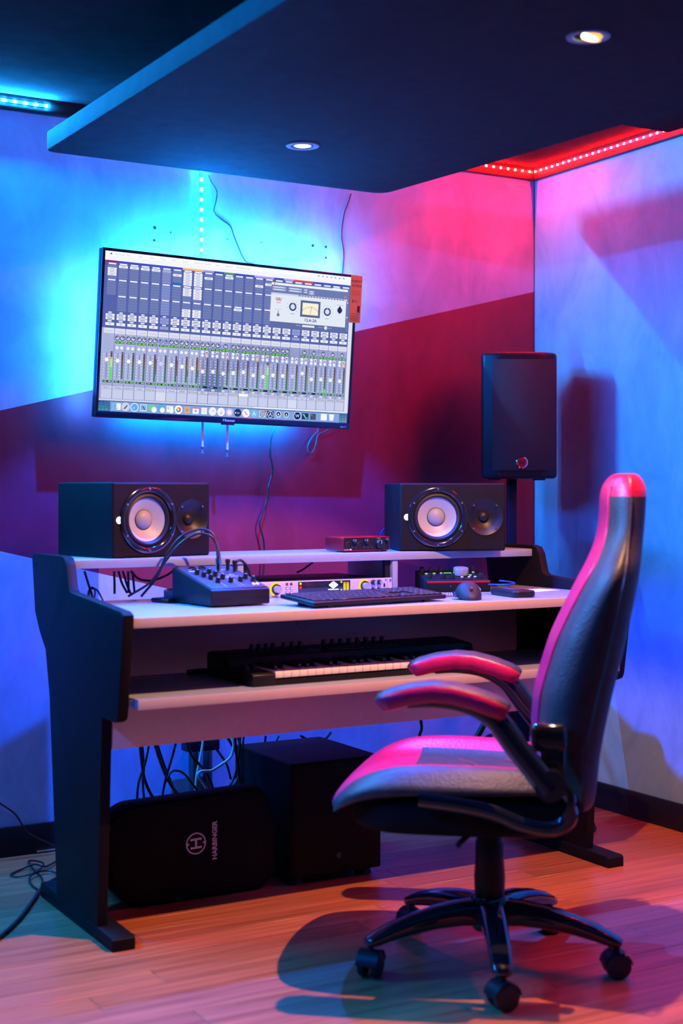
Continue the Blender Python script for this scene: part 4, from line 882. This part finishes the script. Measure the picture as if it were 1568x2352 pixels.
# ------------------------------------------------------------------ loudspeaker on its stand
pc = CAM + ray(1195, HOR) * 4.9; pc.z = 1.172
PWI, PHI, PDE = .264, .437, .25
t = thing('pa_speaker', 'black loudspeaker with round red badge raised on a pole stand', 'speaker', tuple(pc), -YAW)
sec = [(-.132, .035), (-.125, .022), (-.072, .0), (.080, .0), (.126, .030), (.132, .042), (.10, .25), (-.10, .25)]
bm = NB(); prism(bm, roundpoly(sec, [.006, .008, .02, .02, .008, .006, .02, .02], 4), lambda a, b, d: (a, b, d), 0, PHI, .014, seg=4); obj('cabinet', bm, 'black_plastic', t)
gs = [(-.126, .0255), (-.071, -.003), (.080, -.003), (.127, .027), (.12, .05), (-.12, .05)]
bm = NB(); prism(bm, gs, lambda a, b, d: (a, b, d), .028, PHI - .026, .001); obj('grille', bm, 'grille', t)
bm = NB(); lathe(bm, [(.020, 0), (.020, .003), (.017, .005), (.015, .004), (0, .006)], 32, T(.004, -.003, .055) @ AXF); bg = obj('badge', bm, 'red_badge', t); bg['label'] = 'round red badge with chrome rim'
bm = NB(); lathe(bm, [(.0205, 0), (.0205, .004), (.0175, .0055), (.0165, .004)], 32, T(.004, -.003, .055) @ AXF); rm_ = obj('badge_rim', bm, 'chrome', bg)
bm = NB(); 
for x in (-.0055, .0055): bx(bm, .004 + x - .0018, .004 + x + .0018, -.0100, -.0088, .046, .064)
bx(bm, -.0015, .0095, -.0100, -.0088, .0535, .0565); obj('badge_letter', bm, 'chrome', bg)
for x, z in ((-.072, .013), (.080, .013), (-.072, PHI - .013), (.080, PHI - .013)):
    bm = NB(); cy(bm, (x, .0, z), (x, .012, z), .004, n=12); obj('screw', bm, 'ink', t)
for x in (-.085, .07):
    bm = NB(); bx(bm, x - .02, x + .02, .03, .06, -.006, .003, .002); obj('rubber_foot', bm, 'rubber', t)
pp = pc - RV * .02 + FV * .09
t = thing('speaker_stand', 'black tripod pole stand behind the right end of the desk', 'speaker stand', (pp.x, pp.y, 0))
bm = NB(); bx(bm, -.017, .017, -.017, .017, .55, 1.1705, .003, M=Matrix.Rotation(-YAW, 4, 'Z')); obj('pole', bm, 'black_plastic', t)
bm = NB(); cy(bm, (0, 0, .28), (0, 0, .60), .024, n=20); obj('lower_tube', bm, 'black_plastic', t)
bm = NB(); cy(bm, (0, 0, .56), (0, 0, .62), .032, n=20); obj('collar', bm, 'matt_black', t)
tgt = Vector((3.06, 3.72, 0)) - Vector((pp.x, pp.y, 0)); a0 = math.atan2(tgt.y, tgt.x); RL = tgt.length + .02
for k in range(3):
    a = a0 + k * 2 * PI / 3; d = Vector((math.cos(a), math.sin(a), 0)); ll = RL if k == 0 else .27
    bm = NB(); sweep(bm, [d * .02 + UV * .45, d * ll + UV * .025], .011, 8, 0); lg = obj('leg', bm, 'black_plastic', t)
    bm = NB(); sweep(bm, [d * .02 + UV * .30, d * (ll * .55) + UV * .24], .007, 8, 0); obj('brace', bm, 'black_plastic', lg)
    bm = NB(); cy(bm, d * (ll - .012) + UV * .06, d * (ll + .012) + UV * .0005, .016, .021, n=14); obj('rubber_foot', bm, 'rubber', lg)
cable('cable', 'short blue cable poking up beside the red interface', [onY(x, y, 3.93) for x, y in ((882, 1215), (875, 1225), (868, 1246))] + [Vector((2.27, 3.95, ZS + .003)), Vector((2.31, 3.97, ZS + .003))], .003, 'cable_blue')
cable('cable', 'blue cable slanting down behind the rack unit', [Vector((2.165, 3.93, .917)), Vector((2.14, 3.93, .900)), Vector((2.11, 3.93, .882)), Vector((2.09, 3.93, .8745))], .003, 'cable_blue')

# ------------------------------------------------------------------ loudspeaker lying under the desk
YH = 3.60
out = [onY(x, y, YH) for x, y in ((240, 1885), (292, 1850), (600, 1805), (622, 1830), (640, 1910), (638, 2008), (602, 2047), (312, 2093), (258, 2045), (234, 1985))]
zmin = min(p.z for p in out); out = [(p.x, max(p.z - zmin * 0, .0008)) for p in out]
xm = sum(p[0] for p in out) / len(out)
t = thing('pa_speaker', 'black loudspeaker with white H emblem lying on its side under the desk', 'speaker', (xm, YH, 0))
loc_out = [(a - xm, b) for a, b in out]
bm = NB(); ro = roundpoly(loc_out, .018, 4)
loft(bm, [[(a * k_, d, b * q_) for a, b in ro] for d, k_, q_ in ((.012, .98, .985), (.022, 1, 1), (.06, 1, 1), (.26, .86, .70), (.27, .84, .68))]); obj('cabinet', bm, 'matt_black', t)
gi = [((a) * .94, .147 + (b - .147) * .92) for a, b in loc_out]
bm = NB(); prism(bm, roundpoly(gi, .02, 4), lambda a, b, d: (a, d, b), .0, .02, .004); gr = obj('grille', bm, 'matt_black', t)
pe = onY(453, 1937, YH); ps = onY(485, 1931, YH); LM = T(pe.x - xm - .004, -.0006, pe.z) @ FRONT @ Matrix.Rotation(PI / 2 + math.radians(2), 4, 'Z')
bm = NB(); V = []
for k in range(41):
    a = 2 * PI * k / 40; V.append((bm.verts.new(LM @ Vector((.030 * math.cos(a), .030 * math.sin(a), 0))), bm.verts.new(LM @ Vector((.0262 * math.cos(a), .0262 * math.sin(a), 0)))))
for A_, B_ in zip(V, V[1:]): bm.faces.new((A_[0], B_[0], B_[1], A_[1]))
for x0, x1, y0, y1 in ((-.0145, -.0085, -.017, .017), (.0085, .0145, -.017, .017), (-.0085, .0085, -.003, .003), (-.003, .003, .021, .027), (-.003, .003, -.027, -.021)):
    bm.faces.new([bm.verts.new(LM @ Vector(p)) for p in ((x0, y0, 0), (x1, y0, 0), (x1, y1, 0), (x0, y1, 0))])
text_bm(bm, 'HARBINGER', .0196, T(ps.x - xm + .0165, -.0006, ps.z) @ FRONT @ Matrix.Rotation(PI / 2, 4, 'Z'), bold=.0006)
obj('emblem', bm, 'mark_white', gr, smooth=False)

# ------------------------------------------------------------------ subwoofer
t = thing('subwoofer', 'black cube subwoofer standing on feet under the desk', 'subwoofer', (1.885, 3.58, 0))
bm = NB(); bx(bm, 0, .30, 0, .37, .022, .351, .006, seg=3); obj('cabinet', bm, 'cabinet_black', t)
bm = NB(); bx(bm, .006, .294, -.003, .002, .028, .345, .002); ff = obj('front_baffle', bm, 'cabinet_black', t)
for x in (.035, .265):
    for yy in (.05, .31):
        bm = NB(); cy(bm, (x, yy, .0005), (x, yy, .024), .026, .022, n=20); obj('foot', bm, 'rubber', t)
bm = NB(); lathe(bm, [(.0085, 0), (.0085, .0015), (.0068, .0015), (.0066, .0006), (0, .0006)], 24, T(.155, -.0032, .075) @ AXF); obj('emblem', bm, 'grey_plastic', ff)

# ------------------------------------------------------------------ cables under the desk and on the floor
ud = [[(320, 1690), (324, 1740), (332, 1790), (350, 1830), (372, 1850)], [(346, 1690), (334, 1750), (318, 1800), (314, 1850)], [(326, 1700), (330, 1760), (328, 1800), (332, 1850)],
      [(350, 1690), (365, 1740), (385, 1790), (410, 1825), (440, 1838)], [(355, 1690), (378, 1760), (396, 1805), (405, 1838)], [(408, 1690), (395, 1740), (380, 1790), (370, 1845)],
      [(425, 1690), (440, 1735), (470, 1770), (485, 1800), (492, 1830)], [(378, 1800), (395, 1772), (420, 1775), (445, 1805), (462, 1830)],
      [(478, 1690), (500, 1725), (520, 1755), (530, 1790)], [(520, 1690), (535, 1715), (545, 1735), (548, 1775), (540, 1815)],
      [(540, 1690), (542, 1730), (548, 1770), (550, 1830)], [(552, 1690), (548, 1730), (540, 1780), (520, 1815), (500, 1835)], [(546, 1690), (556, 1740), (545, 1790), (522, 1818)], [(560, 1690), (553, 1750), (552, 1800), (555, 1840)]]
for i, b in enumerate(ud):
    cable('cable', 'thin black cable in the tangle hanging under the desk', [onY(x, y, 3.90 + .012 * (i % 5)) for x, y in b], .0036 if i % 3 else .0046, group='hanging cables under the desk', n=6, sub=5)
cable('white_cable', 'bent white cable hanging under the desk among black ones', [onY(x, y, 3.90) for x, y in ((534, 1690), (536, 1715), (528, 1740), (505, 1758), (485, 1770), (462, 1772), (455, 1780), (466, 1798), (480, 1822))], .0045, 'cable_white')
cable('white_cable', 'straight white cable hanging left of the bent one', [onY(x, y, 3.93) for x, y in ((468, 1690), (462, 1730), (452, 1780), (448, 1820))], .004, 'cable_white')
for i, (x0, x1, lab) in enumerate(((443, 456, 'left of two pale cable ducts on the wall under the desk'), (475, 488, 'right of two pale cable ducts on the wall under the desk'))):
    a, b = onY(x0, 1725, YB - .03), onY(x1, 1725, YB - .03); bm = NB(); bx(bm, 0, b.x - a.x, 0, .0295, 0, .20, .003); o = obj('cable_duct', bm, 'grey_plastic'); o.location = (a.x, YB - .03, .10); tag(o, lab, 'cable duct', 'cable ducts')
a, b = onY(432, 1708, 4.22), onY(505, 1708, 4.22)
bm = NB(); bx(bm, 0, b.x - a.x, 0, .06, 0, .045, .004); o = obj('power_adapter', bm, 'black_plastic'); o.location = (a.x, 4.22, .285); tag(o, 'black power adapter block at the wall under the desk', 'adapter')
for i, b in enumerate((((690, 1690), (715, 1702), (745, 1698), (760, 1682)), ((640, 1690), (625, 1715), (600, 1730)), ((610, 1690), (606, 1712), (590, 1722)))):
    cable('cable', ('long black cable drooping above the right half of the subwoofer', 'slanting black cable above the left edge of the subwoofer', 'short black cable behind the left top corner of the subwoofer')[i], [onY(x, y, 3.99) for x, y in b], .004, group='cables above the subwoofer', n=6)
cable('cable', 'pair of twisted black cables hanging under the desk right of the subwoofer', [onY(x, y, 3.9) for x, y in ((964, 1640), (968, 1672), (963, 1690), (967, 1712), (960, 1740), (965, 1790))], .005)
cable('wall_cable', 'thin black cable arching down the wall to the baseboard at far left', [onY(x, y, YB - .05) for x, y in ((-330, 1560), (-160, 1720), (-30, 1825), (0, 1845), (35, 1870), (60, 1908), (80, 1922), (110, 1936), (140, 1950))], .0028)
fz = .005
cable('floor_cable', 'thick black cable running across the floor past the left desk foot', [onZ(x, y, .006) for x, y in ((-420, 2420), (-200, 2300), (-60, 2200), (-10, 2160), (40, 2115), (75, 2070), (95, 2040), (125, 2020), (170, 2000))], .0055)
cable('floor_cable', 'coiled thin cable on the floor behind the left desk leg', [onZ(x, y, fz + dz) for x, y, dz in ((135, 1975, 0), (105, 1990, .006), (80, 1985, .01), (50, 1996, 0), (25, 2008, 0), (40, 2013, 0), (80, 2005, .008), (100, 1985, .012), (85, 1978, .012), (66, 1978, 0), (75, 1995, .003), (95, 2015, 0), (98, 2040, 0), (85, 2042, 0), (68, 2025, 0), (75, 2008, .006), (110, 2000, .004), (145, 2012, 0))], .003)
bm = NB(); bx(bm, 0, .06, -.004, 0, 0, .006); o = obj('metal_clip', bm, 'chrome'); p = onY(84, 1955, YB - .016); o.location = (p.x, YB - .0145, .004); tag(o, 'small shiny strip at the foot of the baseboard', 'clip')

# ------------------------------------------------------------------ gaming chair
ch = thing('gaming_chair', 'black and red leather gaming chair on casters facing the desk', 'chair', (1.9968, 2.7746, 0), math.radians(140.7))
# backrest: rings at height z, front x and rear x of the shell, half width
prof = [(.405, -.205, -.235, .17), (.42, -.185, -.246, .195), (.47, -.165, -.252, .215), (.53, -.118, -.258, .225), (.585, -.103, -.268, .230), (.672, -.111, -.286, .236), (.735, -.130, -.302, .239), (.79, -.147, -.315, .241), (.867, -.183, -.331, .246), (.925, -.213, -.342, .251), (.955, -.229, -.347, .243), (.985, -.243, -.351, .212), (1.022, -.257, -.355, .181), (1.06, -.262, -.359, .170), (1.118, -.264, -.363, .154), (1.145, -.270, -.362, .146), (1.162, -.282, -.353, .134), (1.170, -.300, -.338, .108)]
def interp(tab, z):
    for a, b in zip(tab, tab[1:]):
        if a[0] <= z <= b[0]:
            t_ = (z - a[0]) / (b[0] - a[0]); return [a[i] + (b[i] - a[i]) * t_ for i in range(4)]
    return list(tab[-1])
fr = [-1, -.93, -.84, -.72, -.62, -.5, -.34, -.17, 0, .17, .34, .5, .62, .72, .84, .93, 1]
rings = []; zs = [prof[0][0], .41] + [.42 + .0268 * i for i in range(28)] + [1.165, 1.170]
for z in zs:
    _, xf, xr, hw = interp(prof, z); th = xf - xr; bol = (.030 if z < .98 else .012) * min(1, th / .08); ring = []
    for f in fr:
        a = abs(f); dx = .006 - .040 * min(1, max(0, (a - .15) / .72)) ** 1.4 * min(1, th / .09)
        edge = max(0, (a - .84) / .16) ** 2 * th * .25
        ring.append((xf + dx - edge, f * hw, z))
    for f in fr[::-1]:
        a = abs(f); edge = max(0, (a - .66) / .34) ** 2 * th * .38
        ring.append((xr + edge + .012 * (1 - a) * 0, f * hw * .995, z))
    rings.append(ring)
NR = len(zs); NFR = len(fr)
def bmat(i, k):
    if i >= NR - 4: return 1
    if k < NFR - 1 and abs((fr[k] + fr[k + 1]) / 2) < .60: return 1
    return 0
bm = NB(); loft(bm, rings, bmat); bk_ = obj('backrest', bm, ['leather_black', 'leather_red'], ch, smooth=65)
def zx(z, side, f):
    _, xf, xr, hw = interp(prof, z); th = xf - xr; a = abs(f); return Vector((xf + .006 - .040 * min(1, max(0, (a - .15) / .72)) ** 1.4, f * hw, z))
for s in (-1, 1):
    bm = NB(); sweep(bm, [zx(.46 + .04 * i, 0, s * .60) + Vector((.001, 0, 0)) for i in range(18)], .003, 6, 3); obj('piping', bm, 'leather_red', bk_)
    bm = NB(); sweep(bm, [Vector((interp(prof, .44 + .04 * i)[2] + .035, s * (interp(prof, .44 + .04 * i)[3] + .0005), .44 + .04 * i)) for i in range(18)], .0028, 6, 3); obj('seam', bm, 'leather_black', bk_)
# seat cushion
sx = [-.215, -.205, -.17, -.10, -.03, .05, .12, .18, .23, .27, .305, .335, .357, .370, .374]
zcen = [.440, .455, .462, .464, .466, .468, .470, .472, .472, .468, .458, .440, .418, .398, .380]
hwid = [.17, .19, .205, .225, .245, .255, .258, .258, .255, .248, .238, .222, .198, .165, .12]
bols = [.01, .022, .034, .042, .045, .045, .043, .038, .030, .020, .010, .003, 0, 0, 0]
zbot = [.44, .442, .444, .444, .444, .444, .443, .440, .436, .430, .420, .406, .392, .380, .370]
ft = [-1, -.95, -.88, -.78, -.68, -.58, -.46, -.3, -.15, 0, .15, .3, .46, .58, .68, .78, .88, .95, 1]
rings = []
for x, zc2, hw, bo, zb in zip(sx, zcen, hwid, bols, zbot):
    ring = []
    for f in ft:
        a = abs(f); z = zc2 + bo * math.exp(-((a - .76) / .17) ** 2) - max(0, (a - .80) / .20) ** 2 * .010
        ring.append((x - .02 * a ** 3 * (1 if x > .2 else 0), f * hw, z))
    for f in (1.0, .93, .6, 0, -.6, -.93, -1.0): ring.append((x - .02 * abs(f) ** 3 * (1 if x > .2 else 0), f * hw * (1.0 if abs(f) == 1 else .97), zb + (.006 if abs(f) == 1 else 0)))
    rings.append(ring)
def smat(i, k):
    if k >= len(ft) - 1: return 0
    a = abs((ft[k] + ft[k + 1]) / 2); x = (sx[i] + sx[min(i + 1, len(sx) - 1)]) / 2
    if a > .80: return 0
    if x > .20: return 1
    return 1 if a > .55 else 0
bm = NB(); loft(bm, rings, smat)
seat = obj('seat', bm, ['leather_black', 'leather_red'], ch, smooth=70)
ob = seat.modifiers.new('sub', 'SUBSURF'); ob.levels = 1; ob.render_levels = 1
ob = bk_.modifiers.new('sub', 'SUBSURF'); ob.levels = 1; ob.render_levels = 1
for x_ in (-.06, .06):
    bm = NB(); sweep(bm, [(x_ + .03 * math.cos(k * .6), -.13 + k * .026, .4685 + .001) for k in range(11)], .0012, 5, 3); obj('stitching', bm, 'stitch_red', seat)
bm = NB(); prism(bm, roundpoly([(-.205, -.18), (-.205, .18), (.0, .243), (.22, .238), (.312, .17), (.312, -.17), (.22, -.238), (0, -.243)], .05, 4), lambda a, b, d: (a, b, d), .352, .441, .030, seg=4); obj('seat_shell', bm, 'matt_black', ch)
bm = NB(); bx(bm, -.12, .10, -.07, .07, .318, .354, .006); obj('tilt_mechanism', bm, 'black_plastic', ch)
bm = NB(); sweep(bm, [(.03, .06, .335), (.05, .16, .332), (.055, .235, .338)], .007, 8, 4); obj('lever', bm, 'black_plastic', ch)
for s in (-1, 1):
    Y = s * .30
    # pad
    cl = [(.222, .658, .5), (.216, .6635, .82), (.200, .670, 1), (.155, .683, 1), (.105, .690, 1), (.060, .687, 1), (.015, .676, 1), (-.03, .660, 1), (-.050, .651, .85), (-.058, .647, .5)]
    rings = []
    for i, (x, z, k_) in enumerate(cl):
        a = cl[max(0, i - 1)]; b = cl[min(len(cl) - 1, i + 1)]; d = Vector((b[0] - a[0], 0, b[1] - a[1])).normalized(); nrm = Vector((d.z, 0, -d.x)); nrm = nrm if nrm.z > 0 else -nrm
        ring = []
        for j in range(20):
            an = 2 * PI * j / 20; cw, sn = math.cos(an), math.sin(an)
            ww = .041 * k_ * math.copysign(abs(cw) ** .55, cw); hh = .0235 * (k_ ** .5) * math.copysign(abs(sn) ** .7, sn)
            ring.append(Vector((x, Y + ww, z)) + nrm * hh)
        rings.append(ring)
    bm = NB(); loft(bm, rings, lambda i, j: 0 if 2 <= j <= 7 else 1); pad = obj('arm_pad', bm, ['leather_black', 'leather_red'], ch, smooth=65)
    # curved arm
    path = [(.160, .660), (.10, .668), (.03, .662), (-.03, .632), (-.075, .575), (-.115, .525), (-.150, .480)]
    P = smooth_pts([(a, Y, b) for a, b in path], 5); rings = []
    for i, p in enumerate(P):
        d = (P[min(i + 1, len(P) - 1)] - P[max(0, i - 1)]).normalized(); nrm = Vector((-d.z, 0, d.x)); u = i / (len(P) - 1); th = .010 + .020 * min(1, u * 1.8)
        rings.append([p + nrm * (th * .9 * math.sin(a)) + Vector((0, .021 * math.copysign(abs(math.cos(a)) ** .6, math.cos(a)), 0)) for a in [2 * PI * j / 12 for j in range(12)]])
    bm = NB(); loft(bm, rings); arm = obj('arm', bm, 'gloss_black', ch, smooth=60)
    Yi = s * .268
    bm = NB(); cy(bm, (-.150, s * .235, .492), (-.150, s * .318, .492), .034, n=24); bx(bm, -.185, -.105, min(s * .235, s * .275), max(s * .235, s * .275), .555, .620, .016, seg=3); bx(bm, -.182, -.125, min(s * .238, s * .272), max(s * .238, s * .272), .47, .60, .01); obj('pivot', bm, 'gloss_black', arm)
    path = [(-.160, .500), (-.190, .455), (-.188, .410), (-.150, .388), (-.09, .395), (-.03, .418), (.04, .432), (.14, .442)]
    bm = NB(); sweep(bm, [(a, s * .262 + s * .006, b) for a, b in path], .019, 12, 5, flat=(.62, 1.0)); obj('seat_bracket', bm, 'gloss_black', ch)
# column and star base
bm = NB(); lathe(bm, [(.030, .15), (.036, .17), (.037, .21), (.034, .25), (.034, .29), (.030, .30), (.030, .32), (0, .32)], 28); obj('gas_lift', bm, 'black_plastic', ch)
base = None
bm = NB(); lathe(bm, [(0, .085), (.040, .085), (.050, .10), (.050, .15), (.042, .165), (.030, .168), (0, .168)], 30); hub = obj('star_base', bm, 'gloss_black', ch)
rings = []
for x, zt, h, wd in ((.03, .158, .062, .034), (.08, .156, .056, .031), (.14, .148, .050, .029), (.20, .135, .044, .027), (.25, .119, .038, .026), (.285, .103, .031, .024), (.306, .092, .022, .020), (.314, .086, .010, .012)):
    rings.append([(x, wd * math.copysign(abs(math.cos(a)) ** .6, math.cos(a)), zt - h / 2 + h / 2 * math.copysign(abs(math.sin(a)) ** .6, math.sin(a))) for a in [2 * PI * j / 16 for j in range(16)]])
bm = NB(); loft(bm, rings); leg0 = obj('leg', bm, 'gloss_black', hub, smooth=60)
bm = NB(); cy(bm, (0, 0, .055), (0, 0, .082), .008, n=12); rr_ = []
for i in range(9):
    a = PI * (.02 + .96 * i / 8); rr_.append([(.034 * math.cos(a), y_, .030 + .034 * math.sin(a)) for y_ in (-.026, -.012, .012, .026)])
V = [[bm.verts.new(p) for p in R] for R in rr_]
for A_, B_ in zip(V, V[1:]):
    for k in range(3): bm.faces.new((A_[k], A_[k + 1], B_[k + 1], B_[k]))
cs0 = obj('caster', bm, 'black_plastic', ch, smooth=50)
bm = NB(); lathe(bm, [(0, -.010), (.022, -.010), (.0295, -.007), (.0300, 0), (.0295, .007), (.022, .010), (0, .010)], 26, T(0, 0, .0302) @ AXF); wm = bm
wl = obj('wheel', wm, 'rubber', cs0, smooth=40); wl.location = (0, -.0165, 0); wl2 = obj('wheel', wl.data, None, cs0); wl2.location = (0, .0165, 0)
for k in range(5):
    a = math.radians(27 + 72 * k); Rz = Matrix.Rotation(a, 4, 'Z')
    l = leg0 if k == 0 else obj('leg', leg0.data, None, hub); l.rotation_euler = (0, 0, a)
    c_ = cs0 if k == 0 else copy_tree(cs0, ch); c_.location = (.300 * math.cos(a), .300 * math.sin(a), 0); c_.rotation_euler = (0, 0, a + (.9, 2.0, .4, 2.6, 1.3)[k])
